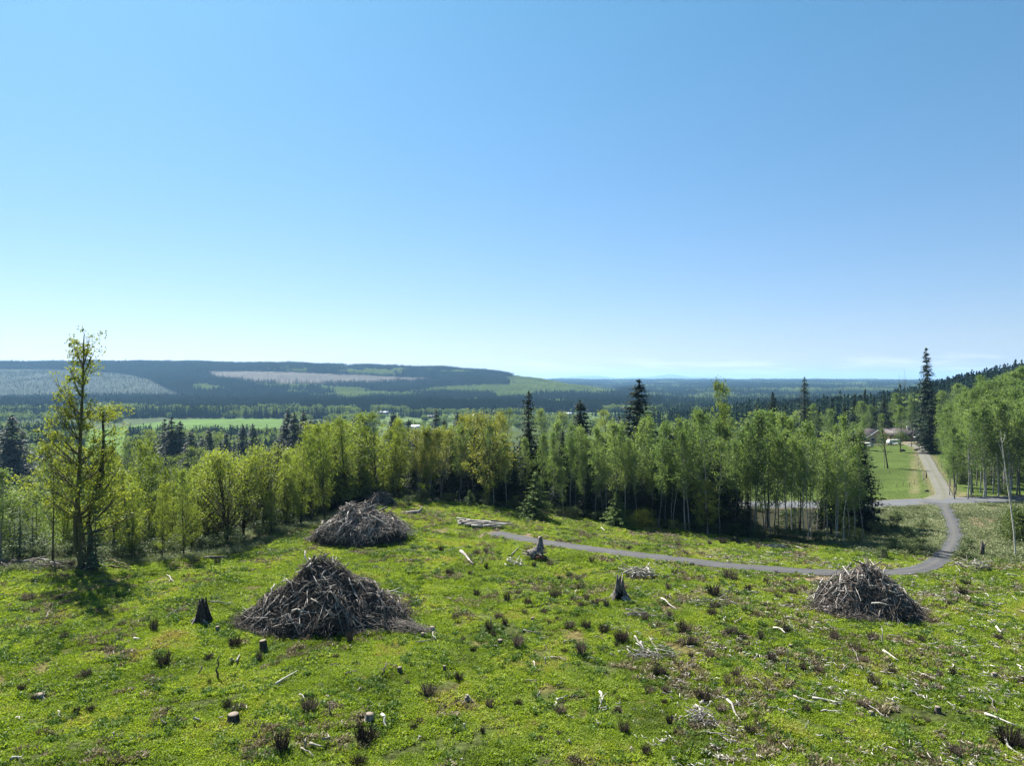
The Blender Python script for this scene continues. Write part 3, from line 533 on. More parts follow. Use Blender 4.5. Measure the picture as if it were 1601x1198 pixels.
    tree('pale_fir', 30, 77, 790, 'pale young fir low at the left edge', wide=1.1, var=1)
    tree('pale_fir', 52, 79, 800, 'second pale young fir right of the one at the left edge', wide=.9)
    for px, Y, h in ((60, 77, 1.8), (20, 76, 1.6), (95, 78, 1.9), (215, 79, 1.7), (240, 80, 2.2), (275, 81, 2.0), (310, 83, 1.8), (330, 84, 1.6), (350, 86, 1.6), (380, 86, 1.5), (405, 89, 1.6), (425, 92, 1.5), (190, 78, 1.8), (170, 78, 1.8), (120, 80, 2)):
        tree('shrub', px, Y, 0, stem='grey-green shrub on the left bank', cat='shrub', group='shrubs on the left bank', hgt=h, wide=R(1.1, 1.6))
    # right grove beside the driveway
    rt = lambda p: np.interp(p, [1430, 1450, 1480, 1510, 1540, 1570, 1600, 1660], [668, 655, 632, 606, 590, 580, 575, 560])
    for row, (Y0, n, lo) in enumerate(((147, 13, 38), (160, 14, 22), (176, 15, 10), (196, 15, 2), (225, 14, -4))):
        for i in range(n):
            p = np.interp(i, [0, n - 1], [(1497, 1488, 1480, 1474, 1468)[row], 1640]) + R(-5, 5); Y = Y0 + R(-5, 5)
            tree('alder' if row else 'alder', p, Y, rt(p) + lo + R(-4, 14), stem=('tall alder fronting the right grove', 'tall alder in right grove, second row', 'tall alder amid the right grove', 'tall alder towards right grove back', 'tall alder at right grove rear')[row], group='alders of the right-hand grove', wide=R(.85, 1.1))
    for i in range(26):
        p = R(1488, 1640); Y = R(150, 200); tree('shrub', p, Y, 0, stem='dark green shrub under the right grove', cat='shrub', group='shrubs under the right grove', hgt=R(1.5, 4), wide=R(1.1, 1.6))
    for px in np.arange(850, 1135, 17):
        p = px + R(-6, 6); tree('fir', p, float(field_edge(p)) + R(2, 6), T(p) + R(45, 105), stem='low dark fir near the wood front', group='low dark firs near the wood front', wide=R(.9, 1.2))
    for i in range(16):
        p = R(1090, 1350); tree('shrub', p, R(112, 137), 0, stem='roadside shrub behind the alders', cat='shrub', group='roadside shrubs behind the alders', hgt=R(1.6, 3.6), wide=R(1.1, 1.6))
    for px in np.arange(1150, 1340, 48):
        p = px + R(-6, 6); tree('bushy_alder', p, float(field_edge(p)) + R(4, 16), T(p) + R(10, 50), stem='bushy alder low in the wood', group='bushy alders low in the wood', wide=R(.9, 1.2))
    for i in range(22):
        p = R(1478, 1640); tree('alder', p, R(146, 172), float(rt(p)) + R(40, 85), stem='shorter alder low in the right grove', group='shorter alders in the right grove', wide=R(1, 1.3))
    # round the house and behind the lawn
    tree('fir', 1448, 268, 543, 'tallest dark fir, dense and pointed, beside the house', wide=.95, var=1)
    tree('fir', 1456, 232, 622, 'short dark fir in front of the tallest one', wide=1.3)
    tree('bushy_alder', 1408, 236, 634, 'round-headed green tree in front of the house', wide=1.15)
    tree('bushy_alder', 1352, 246, 652, 'low leafy tree hiding the left end of the house', wide=.9)
    tree('thin_alder', 1383, 196.5, 648, 'wispy green tree mingling with the leaning lawn tree', wide=1.2)
    e = tree('bare_tree', 1388, 195, 646, 'lone leaning tree with a sparse crown on the lawn', wide=1.2, tilt=-.17, rz=0)
    tree('bare_tree', 1373, 158, 742, 'tiny bare sapling low on the lawn by the road', wide=.5)
    for i, (px, top) in enumerate(((1407, 582), (1413, 575), (1422, 590))):
        tree('bare_tree', px, 300, top, ('left of three bare snags behind the lawn', 'middle and highest of three bare snags behind the lawn', 'right of three bare snags behind the lawn')[i], wide=.35, var=1)
    for px, Y, top, k in ((1258, 240, 588, 'sparse_fir'), (1208, 260, 612, 'fir'), (1280, 280, 632, 'fir'), (1300, 300, 620, 'fir'), (1320, 290, 630, 'fir'), (1336, 330, 614, 'fir'), (1352, 340, 608, 'fir'), (1366, 330, 618, 'fir'), (1382, 300, 614, 'fir'), (1395, 330, 622, 'fir'), (1227, 290, 632, 'fir'), (1182, 280, 630, 'fir'), (1430, 320, 640, 'fir'), (1100, 300, 640, 'fir'), (1060, 320, 645, 'fir')):
        tree(k, px, Y, top, stem='dark fir standing behind the lawn', group='dark firs behind the lawn', wide=R(.9, 1.1))
    for px, Y, top in ((1345, 300, 628), (1360, 290, 634), (1400, 300, 615), (1425, 300, 622), (1318, 270, 650), (1270, 262, 632), (1295, 262, 640), (1240, 255, 650), (1330, 262, 660), (1350, 322, 650), (1380, 315, 650), (1440, 300, 640), (1470, 290, 612), (1490, 300, 600), (1340, 250, 665), (1300, 240, 655), (1215, 245, 655)):
        tree('alder', px, Y, top, stem='rounded leafy tree behind the lawn', group='leafy trees behind the lawn', wide=R(1.1, 1.6))
    # valley firs that stand out on the left
    for i, (px, Y, top, k) in enumerate(((20, 300, 648, 'fir'), (8, 320, 668, 'fir'), (35, 330, 672, 'fir'), (258, 330, 655, 'fir'), (268, 320, 652, 'fir'), (281, 320, 658, 'fir'), (297, 300, 672, 'fir'), (327, 360, 668, 'fir'), (316, 340, 685, 'fir'), (355, 380, 675, 'fir'), (380, 360, 665, 'fir'), (395, 380, 662, 'fir'), (345, 340, 690, 'fir'), (430, 340, 690, 'fir'), (450, 340, 640, 'fir'), (460, 330, 645, 'fir'), (475, 340, 642, 'fir'), (444, 345, 660, 'fir'), (486, 350, 655, 'fir'), (555, 360, 650, 'fir'), (570, 360, 655, 'fir'), (616, 370, 645, 'fir'), (612, 390, 652, 'fir'), (640, 380, 655, 'fir'), (682, 400, 640, 'fir'), (694, 400, 655, 'fir'), (715, 380, 645, 'fir'), (730, 420, 650, 'fir'), (240, 330, 690, 'fir'), (225, 330, 695, 'fir'), (420, 330, 700, 'fir'), (305, 330, 690, 'fir'), (500, 360, 660, 'fir'), (530, 360, 655, 'fir'), (100, 330, 705, 'fir'), (75, 320, 700, 'fir'), (410, 310, 705, 'fir'), (365, 330, 700, 'fir'), (390, 320, 705, 'fir'))):
        tree(k, px, Y, top, stem='dark fir standing in the valley', group='dark firs in the valley', wide=R(1.3, 1.8))
    for px, Y, top in ((240, 400, 672), (335, 420, 680), (470, 380, 662), (300, 280, 700), (330, 270, 705), (280, 270, 712), (205, 320, 690), (510, 300, 665), (60, 260, 740), (110, 280, 742), (150, 300, 715), (180, 320, 705), (875, 380, 645), (790, 400, 640), (850, 380, 640), (950, 340, 642)):
        tree('leafy_tree', px, Y, top, stem='leafy tree standing in the valley', group='leafy trees in the valley', wide=R(1.0, 1.4))
build_woods()
def big_tree():
    """ragged tall leafy tree at the left and its broken companion"""
    base = P2G(130, 888); x0, Y = base.x, base.y; k = Y / F
    def pt(px, py, d=0): return np.array([(px - CX) * (Y + d) / F - x0, d, CZ - (py - CY) * (Y + d) / F - base.z])
    t = MB(); c = MB()
    main = np.array([pt(130, 895), pt(128, 840), pt(121, 790, .3), pt(124, 740), pt(126, 690), pt(128, 640, -.3), pt(130, 590), pt(131, 550), pt(132, 522)])
    tube(t, main, [.52, .30, .26, .22, .18, .14, .10, .06, .025], 9, jag=.08)
    tube(t, np.array([pt(131, 892), pt(119, 850), pt(118, 815), pt(119, 800)]), [.4, .3, .25, .2], 7, jag=.1)
    limbs = [((122, 800), (210, 760)), ((122, 780), (205, 720)), ((124, 740), (200, 690)), ((123, 760), (40, 740)), ((125, 700), (40, 665)), ((126, 670), (75, 620)), ((127, 640), (165, 640)), ((122, 790), (50, 770)), ((122, 800), (230, 800)), ((124, 660), (100, 600)), ((126, 640), (85, 640)), ((127, 610), (105, 570)), ((129, 600), (148, 565)), ((130, 565), (143, 525)), ((130, 560), (112, 535)), ((130, 575), (146, 552)), ((127, 650), (150, 625)), ((125, 690), (65, 655)), ((124, 700), (50, 690)), ((124, 715), (160, 690)), ((124, 740), (45, 705)), ((123, 740), (60, 715)), ((122, 750), (90, 720)), ((122, 780), (75, 740)), ((122, 790), (170, 745)), ((122, 800), (100, 800)), ((123, 760), (150, 730)), ((125, 680), (100, 640)), ((128, 620), (110, 620)), ((127, 630), (80, 600)), ((129, 590), (115, 585)), ((123, 770), (140, 770)), ((122, 800), (150, 790)), ((124, 730), (185, 705)), ((125, 700), (180, 675)), ((124, 720), (100, 690)), ((122, 790), (180, 780)), ((121, 800), (90, 775)), ((126, 670), (145, 650)), ((120, 800), (108, 765)), ((120, 820), (145, 810)), ((130, 560), (133, 520)), ((130, 570), (120, 548)), ((124, 710), (120, 700)), ((124, 745), (118, 740)), ((126, 672), (122, 660))]
    TY = -np.array([895, 840, 790, 740, 690, 640, 590, 550, 522]) * 1.0
    for (a, b) in limbs:
        for rep in range(2):
            drop = 6 + abs(b[0] - a[0]) * .28 if b[1] < a[1] + 5 else 4
            A = np.array([np.interp(-(a[1] + drop), TY, main[:, i]) for i in range(3)]); B = pt(126 + (b[0] - 126) * .84 + random.uniform(-9, 9) * rep, b[1] + random.uniform(-14, 14) * rep, random.uniform(-2.6, 2.6))
            if rep: B = A + (B - A) * random.uniform(.45, 1.05)
            ln = np.linalg.norm(B - A); mid = A * .45 + B * .55 + np.array([0, 0, -.10 * ln]) + rng.normal(0, .22, 3); q = np.linspace(0, 1, 6)[:, None]; Q = (1-q)**2*A + 2*q*(1-q)*mid + q*q*B
            tube(t, Q, .018 + .016 * ln * (1 - q[:, 0]), 4)
            for s in range(int(2 + ln * .95)):
                f = rng.uniform(.35, 1.0) ** .7; ctr = np.array([np.interp(f, q[:, 0], Q[:, i]) for i in range(3)]) + rng.normal(0, .25 + .11 * ln, 3) * np.array([1, 1, .8]) + [0, 0, .15]; n = int(rng.uniform(8, 34)); sg = rng.uniform(.14, .34)
                tube(t, np.stack([Q[rng.integers(2, 5)], ctr]), [.025, .01], 3)
                kites(c, ctr + rng.normal(0, sg, (n, 3)), rdir(n) + np.array([0, 0, -.2]), .23 * rng.uniform(.7, 1.3, n), .19 * rng.uniform(.7, 1.2, n), np.clip(rng.uniform(.2, .9) + rng.normal(0, .12, n), 0, 1))
    e = put('tall_leafy_tree', None, None, base); put('trunk', t.mesh('big_trunk', M['moss_bark'], True), e); put('crown', c.mesh('big_crown', M['spring']), e)
    tag(e, 'big ragged leafy tree at the left, its thin top highest against the sky', 'tree')
    t = MB(); c = MB()
    S2 = np.array([pt(140, 880, .8), pt(142, 840, .8), pt(138, 815, .8), pt(146, 785, .8), pt(154, 755, .8), pt(158, 744, .8), pt(160, 720, .8), pt(162, 690, .8), pt(161, 655, .8), pt(161, 640, .8)])
    tube(t, S2, [.34, .28, .25, .23, .25, .32, .17, .15, .12, .07], 8, jag=.1)
    for k_ in range(38):
        f = rng.uniform(.25, .98); A = np.array([np.interp(f, np.linspace(0, 1, 10), S2[:, i]) for i in range(3)]); a = rng.uniform(0, 6.28); ln = rng.uniform(.8, 3.8) * (1.15 - .5 * f); B = A + np.array([math.cos(a) * ln, math.sin(a) * ln, rng.uniform(.1, 1.3)])
        tube(t, np.stack([A, (A + B) / 2 + rng.normal(0, .12, 3), B]), [.06, .035, .012], 4)
        for s in range(6):
            n = 11; ctr = A + (B - A) * rng.uniform(.4, 1.1) + rng.normal(0, .35, 3); kites(c, ctr + rng.normal(0, .2, (n, 3)), rdir(n), .2 * rng.uniform(.7, 1.3, n), .16, np.clip(rng.uniform(.4, 1) + rng.normal(0, .1, n), 0, 1))
    e = put('broken_leafy_tree', None, None, base); put('trunk', t.mesh('broken_trunk', M['dark_bark'], True), e); put('crown', c.mesh('broken_crown', M['spring']), e)
    tag(e, 'crooked tree with a thick dark kinked trunk right behind the big ragged tree', 'tree')
    # root mass and fallen mossy boughs at its foot
    t = MB(); 
    for k_ in range(70):
        a = rng.uniform(0, 6.28); r = rng.uniform(.1, 1.0); p0 = np.array([r * math.cos(a), r * math.sin(a), 0]); tube(t, np.stack([p0 * .5 + [0, 0, rng.uniform(.1, 1.5)], p0, p0 * 1.5 + [0, 0, -.1]]), [.14, .12, .05], 4)
    g = P2G(143, 891); e = put('rotten_stump', t.mesh('rotten_stump', M['dark_bark']), None, g); tag(e, 'dark rotten stump mass at the foot of the big ragged tree', 'stump')
    for (a, b, h) in (((160, 880), (206, 892), .35), ((162, 872), (190, 880), 1.7), ((168, 862), (206, 872), 1.5), ((170, 888), (208, 895), .2)):
        A, B = P2G(*a), P2G(*b); n = 9; u = np.linspace(0, 1, n)[:, None]; Q = np.array(A)[None] * (1 - u) + np.array(B)[None] * u; Q[:, 2] = ground(Q[:, 0], Q[:, 1]) + .1 + h * np.sin(u[:, 0] * math.pi * .9); Q[:, 2] += rng.normal(0, .06, n); mb = MB(); o0 = Q[0].copy(); Q -= o0
        tube(mb, Q, np.linspace(.13, .04, n), 6)
        for k_ in range(9): i = rng.integers(2, n - 1); tube(mb, np.stack([Q[i], Q[i] + rng.normal(0, .35, 3) + [0, 0, .15]]), [.03, .008], 3)
        e = put('fallen_bough', mb.mesh('bough', M['moss_bark'], True), None, o0); later(e, 'arched mossy fallen bough', 'branch', 'mossy fallen boughs', (a[0] + b[0]) / 2, (a[1] + b[1]) / 2)
big_tree()
def birch():
    g = P2G(1588, 872); t = MB(); c = MB(); Y = g.y
    def pt(px, py, d=0): return np.array([(px - CX) * (Y + d) / F - g.x, d, CZ - (py - CY) * (Y + d) / F - g.z])
    P = np.array([pt(1588, 875), pt(1585, 830), pt(1580, 790), pt(1574, 750), pt(1570, 720), pt(1566, 690), pt(1564, 672)]); tube(t, P, [.10, .09, .085, .07, .05, .035, .015], 7)
    for a, b in (((1570, 722), (1557, 683)), ((1567, 700), (1562, 680)), ((1572, 740), (1562, 720)), ((1566, 695), (1571, 678)), ((1575, 760), (1568, 742))):
        tube(t, np.stack([pt(*a), (pt(*a) + pt(*b)) / 2 + [.1, 0, 0], pt(*b, .4)]), [.045, .03, .01], 4)
        n = 14; kites(c, pt(*b) + rng.normal(0, .35, (n, 3)), rdir(n), .14, .1, .6)
    e = put('birch_tree', None, None, g); put('trunk', t.mesh('birch_trunk', M['palewood'], True), e); put('crown', c.mesh('birch_crown', M['alder']), e)
    tag(e, 'pale leaning birch with a nearly bare white trunk at the right edge', 'tree')
birch()
# ------------------------------------------------------------------ geometry-node scatter of uncountable cover
HID = {}
def hidden_collection(name, meshes):
    c = bpy.data.collections.new(name)
    for i, me in enumerate(meshes): o = bpy.data.objects.new('%s_%02d' % (name, i), me); c.objects.link(o)
    return c
def scatter(name, pts, rotz, scl, idx, coll, label=None, kind='stuff', tilt=None):
    me = bpy.data.meshes.new(name); me.vertices.add(len(pts)); me.vertices.foreach_set('co', np.asarray(pts, np.float32).ravel())
    tl = np.zeros((len(pts), 2)) if tilt is None else tilt
    r = me.attributes.new('rot', 'FLOAT_VECTOR', 'POINT'); r.data.foreach_set('vector', np.stack([tl[:, 0], tl[:, 1], rotz], -1).astype(np.float32).ravel())
    s = me.attributes.new('scl', 'FLOAT_VECTOR', 'POINT'); s.data.foreach_set('vector', np.asarray(scl, np.float32).ravel())
    k = me.attributes.new('idx', 'INT', 'POINT'); k.data.foreach_set('value', np.asarray(idx, np.int32))
    o = put(name, me); g = bpy.data.node_groups.new(name, 'GeometryNodeTree')
    g.interface.new_socket('Geometry', in_out='INPUT', socket_type='NodeSocketGeometry'); g.interface.new_socket('Geometry', in_out='OUTPUT', socket_type='NodeSocketGeometry')
    N = g.nodes; L = g.links; gi = N.new('NodeGroupInput'); go = N.new('NodeGroupOutput'); ip = N.new('GeometryNodeInstanceOnPoints'); ci = N.new('GeometryNodeCollectionInfo')
    ci.inputs['Collection'].default_value = coll; ci.inputs['Separate Children'].default_value = True; ci.inputs['Reset Children'].default_value = True; ip.inputs['Pick Instance'].default_value = True
    def na(n, t): a = N.new('GeometryNodeInputNamedAttribute'); a.data_type = t; a.inputs['Name'].default_value = n; return [q for q in a.outputs if q.enabled and q.name == 'Attribute'][0]
    L.new(gi.outputs[0], ip.inputs['Points']); L.new(ci.outputs[0], ip.inputs['Instance']); L.new(na('idx', 'INT'), ip.inputs['Instance Index'])
    e2r = N.new('FunctionNodeEulerToRotation'); L.new(na('rot', 'FLOAT_VECTOR'), e2r.inputs[0]); L.new(e2r.outputs[0], ip.inputs['Rotation']); L.new(na('scl', 'FLOAT_VECTOR'), ip.inputs['Scale'])
    L.new(ip.outputs[0], go.inputs[0]); md = o.modifiers.new('scatter', 'NODES'); md.node_group = g
    tag(o, label, None, None, kind); return o
def weed_clump(n, R, leaf, hgt, key):
    mb = MB(); a = rng.uniform(0, 6.28, n); r = R * np.sqrt(rng.random(n)); z = hgt * (1 - (r / R) ** 2) * rng.uniform(.2, 1, n)
    cc = np.stack([r * np.cos(a), r * np.sin(a), z], -1); D = np.stack([np.cos(a + rng.normal(0, .8, n)), np.sin(a + rng.normal(0, .8, n)), rng.uniform(.0, 1.3, n)], -1)
    kites(mb, cc, D, leaf * rng.uniform(.6, 1.4, n), leaf * .42 * rng.uniform(.7, 1.3, n), np.clip(.2 + .55 * rng.random(n) + .3 * z / hgt, 0, 1), up=np.array([0, 0, 1.0]) + rng.normal(0, .5, (n, 3)))
    return mb.mesh('weed', M[key])
def build_cover():
    low = [weed_clump(105, .42, .10, .09, 'weed') for _ in range(5)]; rosette = [weed_clump(46, .21, .14, .20, 'weed') for _ in range(4)]; dark = [weed_clump(56, .21, .15, .28, 'dark_weed') for _ in range(3)]; br = [weed_clump(50, .5, .13, .4, 'brush') for _ in range(3)]; dg = [weed_clump(60, .3, .17, .22, 'dead_grass') for _ in range(3)]
    col = hidden_collection('weeds', low + rosette + dark + br + dg)
    P = []; I = []; Sx = []
    def samp(n, ya, yb):
        y = np.sqrt(rng.uniform(ya * ya, yb * yb, n)); u = rng.uniform(-.84, .84, n); x = u * y; return x, y
    def emit(x, y, ids, sc, keep):
        x = x[keep]; y = y[keep]; n = len(x); z = ground(x, y); P.append(np.stack([x, y, z - .02], -1)); I.append(rng.choice(ids, n)); s = sc[keep] if np.ndim(sc) else rng.uniform(.7, 1.3, n) * sc; Sx.append(s)
    def ok(x, y):
        d, _ = road_dist(x, y); px = CX + x / y * F; py = CY + (CZ - ground(x, y)) / y * F; m = d > -.12 + .5 * vnoise(x * .9, y * .9, 88)
        for (qx, qy, rx, ry) in ((790, 838, 60, 5), (1105, 862, 46, 6), (1265, 906, 50, 4), (1535, 818, 30, 14), (700, 829, 40, 4), (1000, 906, 30, 4), (1060, 950, 30, 6), (1010, 1030, 30, 6), (1170, 1000, 24, 5), (930, 910, 24, 3), (1420, 1040, 26, 5), (1540, 1110, 40, 9), (1110, 1130, 26, 8)):
            m &= ~((np.hypot((px - qx) / rx, (py - qy) / ry) + (fbm(x / .7, y / .7, 17) - .5) * 1.2 < .85) & (rng.random(len(x)) < .8))
        return m
    for (ya, yb, n, s) in ((31, 60, 26000, 1.0), (60, 90, 24000, 1.15), (90, 125, 16000, 1.3)):
        x, y = samp(n, ya, yb); px = CX + x / y * F; e = field_edge(px); dens = fbm(x / 2.2, y / 2.2, 41, 3); emit(x, y, [0, 1, 2, 3, 4], s, ok(x, y) & (y < e) & (dens > .37) )
        x, y = samp(n // 2, ya, yb); px = CX + x / y * F; e = field_edge(px); dens = fbm(x / 1.4, y / 1.4, 43, 3); emit(x, y, [5, 6, 7, 8], s, ok(x, y) & (y < e) & (dens > .47))
        x, y = samp(n // 3, ya, yb); px = CX + x / y * F; e = field_edge(px); dens = fbm(x / 1.8, y / 1.8, 47, 3); emit(x, y, [9, 10, 11], s * .95, ok(x, y) & (y < e) & (dens > .56))
    x, y = samp(26000, 31, 120); px = CX + x / y * F; e = field_edge(px); dens = fbm(x / 3.5, y / 3.5, 49, 4) + .06 * sst(700, 1100, px); emit(x, y, [15, 16, 17], 1.0, ok(x, y) & (y < e) & (dens > .60))
    x, y = samp(95000, 72, 140); px = CX + x / y * F; e = field_edge(px); d = fbm(x / 3, y / 3, 51, 3)
    emit(x, y, [12, 13, 14], 1.35, ok(x, y) & (y > e - 3) & (d > .38) & ((px < 560) | (px > 1290)) & (y < 140))
    x, y = samp(30000, 95, 260); px = CX + x / y * F; emit(x, y, [0, 1, 2, 3, 4], 1.3, (px < 560) & (y > 100) & (fbm(x / 8, y / 8, 61) > .42))
    P_ = np.concatenate(P); I_ = np.concatenate(I); s_ = np.concatenate(Sx)[:, None] * np.array([1, 1, 1.0]); n = len(P_)
    scatter('ground_cover', P_, rng.uniform(0, 6.28, n), s_, I_, col, 'bright green leafy weeds covering the cleared field')
    # wood litter: tiny pale chips and twigs
    ch = []
    for k in range(6):
        mb = MB()
        for j in range(3): a = rng.uniform(0, 6.28); ln = rng.uniform(.15, .45); c0 = rng.normal(0, .12, 3) * [1, 1, .2]; tube(mb, np.stack([c0, c0 + [math.cos(a) * ln, math.sin(a) * ln, .05]]), [.022, .015], 4, cap=True)
        ch.append(mb.mesh('chip', M['palewood' if k < 3 else 'silver']))
    x, y = samp(22000, 33, 118); px = CX + x / y * F; e = field_edge(px); w = .25 + .75 * sst(780, 1150, px) * sst(120, 60, y) ; keep = ok(x, y) & (y < e) & (fbm(x / 4, y / 4, 71) * w + rng.random(len(x)) * .45 > .73)
    x, y = x[keep], y[keep]; n = len(x); scatter('wood_litter', np.stack([x, y, ground(x, y) + .17], -1), rng.uniform(0, 6.28, n), np.repeat(rng.uniform(.6, 1.5, n)[:, None], 3, 1), rng.integers(0, 6, n), hidden_collection('chips', ch), 'small pale wood chips and twigs scattered over the field')
build_cover()
def far_fir(seed):
    mb = MB(); h = 1.0
    for k in range(7):
        f = k / 7; r = .16 * (1 - f) ** .9 + .012; z = .1 + .88 * f; n = 7; a = np.arange(n) * 6.283 / n + rng.uniform(0, 1)
        D = np.stack([np.cos(a), np.sin(a), np.full(n, -.55) + rng.normal(0, .12, n)], -1); kites(mb, np.tile([0, 0, z + .10], (n, 1)), D, r * 1.25 * rng.uniform(.8, 1.2, n), r * 1.1, np.clip(rng.uniform(.2, .8, n), 0, 1), up=np.tile([0, 0, 1.0], (n, 1)))
    kites(mb, np.tile([0, 0, .88], (3, 1)), np.array([0, 0, 1.0]) + rng.normal(0, .05, (3, 3)), .14, .05, .5); tube(mb, np.array([[0, 0, 0], [0, 0, .9]]), [.02, .008], 4)
    return mb.mesh('far_fir', M['far_fir'])
def far_leaf(seed):
    mb = MB(); n = 90; d = rdir(n); c = d * np.array([.36, .36, .40]) * (rng.random((n, 1)) ** .3) + [0, 0, .58]; kites(mb, c, rdir(n) + [0, 0, -.2], .17 * rng.uniform(.7, 1.3, n), .15, np.clip(rng.uniform(.1, .7, n) + d[:, 2] * .2, 0, 1)); tube(mb, np.array([[0, 0, 0], [0, 0, .6]]), [.03, .015], 4)
    return mb.mesh('far_leaf', M['far_leaf'])
def build_far():
    firs = hidden_collection('far_firs', [far_fir(i) for i in range(4)]); lvs = hidden_collection('far_leaves', [far_leaf(i) for i in range(3)])
    def samp(n, ya, yb, u0=-.8, u1=.8): y = np.sqrt(rng.uniform(ya * ya, yb * yb, n)); x = rng.uniform(u0, u1, n) * y; z = ground(x, y); px, py = proj(x, y, z); return x, y, z, px, py
    F_ = []; Lf = []
    def push(A, m, x, y, z, h): A.append(np.stack([x[m], y[m], z[m] - .5, (h[m] if np.ndim(h) else rng.normal(h, h * .13, m.sum()))], -1))
    # main hill
    x, y, z, px, py = samp(150000, 2020, 3500); leaf = np.zeros(x.shape, bool)
    for k in ('leaf1', 'leaf2', 'leaf3', 'leaf4', 'leaf5'): leaf |= inpoly(px + rng.normal(0, 3, len(x)), py + rng.normal(0, .8, len(x)), POLY[k])
    pl = inpoly(px, py, POLY['plantation']); cc = inpoly(px, py, POLY['clearcut']); nz = fbm(x / 200, y / 200, 81); th = rng.random(len(x))
    firm = ~leaf & ~pl & ~cc & (px < 1010) & (th < .95) & (nz < .66); push(F_, firm, x, y, z, 24 * np.exp(rng.normal(0, .11, len(x))))
    push(Lf, (leaf | ((nz >= .66) & ~pl & ~cc)) & (px < 1010) & (th < .6), x, y, z, 13)
    saplings = pl & (th < .62); SP = np.stack([x[saplings], y[saplings], z[saplings]], -1)
    strag = cc & (th < .06); push(F_, strag, x, y, z, 5)
    # strip of leafy trees on the hill crest behind the clearcut
    m = (py < 581) & (py > 574) & (px > 410) & (px < 600) & (th < .12); push(Lf, m, x, y, z, 14)
    # valley floor 500-2020 m
    x, y, z, px, py = samp(46000, 480, 2020); n1 = fbm(x / 90, y / 90, 91); past = inpoly(px, py, POLY['pasture']) | inpoly(px, py, [(188, 652), (450, 652), (450, 686), (188, 686)]) | inpoly(px, py, POLY['pasture_left'])
    open_ = (px > 540) & (px < 990) & (py > 643) & (py < 670) | (past & (py > 655))
    push(F_, ~open_ & (n1 > .47) & (px < 1020) & (y > 1150) & (y < 1460) & (rng.random(len(x)) < .9), x, y, z, 18)
    xw, yw, zw, pxw, pyw = samp(60000, 1440, 2040, -.8, .22); nw = fbm(xw / 120, yw / 120, 97); push(F_, (nw < .60) & (yw > np.where(pxw > 470, 1440, 1560)), xw, yw, zw, 21 * np.exp(rng.normal(0, .15, len(xw)))); push(Lf, (nw >= .60) & (rng.random(len(xw)) < .6), xw, yw, zw, 13)
    push(Lf, ~open_ & (n1 <= .50) & (n1 > .36) & (px < 1020) & (y > 1000) & (y < 1460) & (rng.random(len(x)) < .45), x, y, z, 13)
    push(Lf, open_ & ~past & (n1 > .56) & (rng.random(len(x)) < .55), x, y, z, 10)
    push(F_, open_ & ~past & (n1 < .33) & (rng.random(len(x)) < .5), x, y, z, 16)
    x2, y2, z2, px2, py2 = samp(9000, 245, 480); n2 = fbm(x2 / 30, y2 / 30, 93); ng = rng.random(len(x2)); lf2 = (px2 < 1020) & ~inpoly(px2, py2, POLY['pasture_left']) & ~((px2 > 20) & (px2 < 110) & (py2 > 745) & (py2 < 800))
    push(F_, lf2 & (n2 > .5) & (ng < .55), x2, y2, z2, 11); push(Lf, lf2 & (n2 <= .5) & (n2 > .36) & (ng < .5), x2, y2, z2, 9)
    x3, y3, z3, px3, py3 = samp(15000, 470, 900, -.8, -.2); n3 = fbm(x3 / 45, y3 / 45, 99); m3 = ((py3 > 684) | ((px3 < 185) & (py3 > 664)) | (px3 > 450)) & ~inpoly(px3, py3, POLY['pasture_left']) & (rng.random(len(x3)) < .6)
    push(F_, m3 & (n3 > .52), x3, y3, z3, 13); push(Lf, m3 & (n3 <= .52) & (n3 > .3), x3, y3, z3, 10)
    rgt = (px >= 1020) & (px < 1700); push(F_, rgt & ((n1 > .46) | (px > 1450)) & (rng.random(len(x)) < .75), x, y, z, 20); push(Lf, rgt & (n1 <= .46) & (px < 1460) & (rng.random(len(x)) < .5), x, y, z, 13)
    # row of trees along the near and far side of the pasture
    for k in range(420):
        p = rng.uniform(-60, 460); Y = 430 + rng.normal(0, 25) + (p > 200) * 20; xx = (p - CX) / F * Y; (F_ if rng.random() < .45 else Lf).append(np.array([[xx, Y, g1(xx, Y), rng.uniform(7, 12)]]))
    for k in range(360):
        p = rng.uniform(-60, 560); Y = 1330 + rng.normal(0, 40); xx = (p - CX) / F * Y; (F_ if rng.random() < .3 else Lf).append(np.array([[xx, Y, g1(xx, Y), rng.uniform(12, 20)]]))
    # middle and far ridges on the right
    x, y, z, px, py = samp(120000, 2020, 7600, -.1, .85); n1 = fbm(x / 330, y / 330, 95); m = (px > 985) | (y > 3700); cl = sst(.25, .6, rng.random(len(x)))
    hs = np.where(y > 4000, 26, 21) * rng.uniform(.75, 1.2, len(x)); push(F_, m & (n1 > .43), x, y, z, hs); push(Lf, m & (n1 <= .43) & (rng.random(len(x)) < .7), x, y, z, hs * .72)
    for A, col, nm, lab, nv, wd in ((F_, firs, 'distant_firs', 'dense dark fir forest covering the distant hills', 4, 1.45), (Lf, lvs, 'distant_leafy_trees', 'pale green leafy woods on the far slopes and valley floor', 3, 1.3)):
        A = np.concatenate(A); n = len(A); s = A[:, 3]; scatter(nm, A[:, :3], rng.uniform(0, 6.28, n), np.stack([s * wd, s * wd, s], -1), rng.integers(0, nv, n), col, lab)
    n = len(SP); s = rng.uniform(3.5, 7, n); scatter('plantation_saplings', SP, rng.uniform(0, 6.28, n), np.stack([s * 1.3, s * 1.3, s], -1), rng.integers(0, 4, n), firs, 'young planted trees speckling the replanted hillside')
build_far()
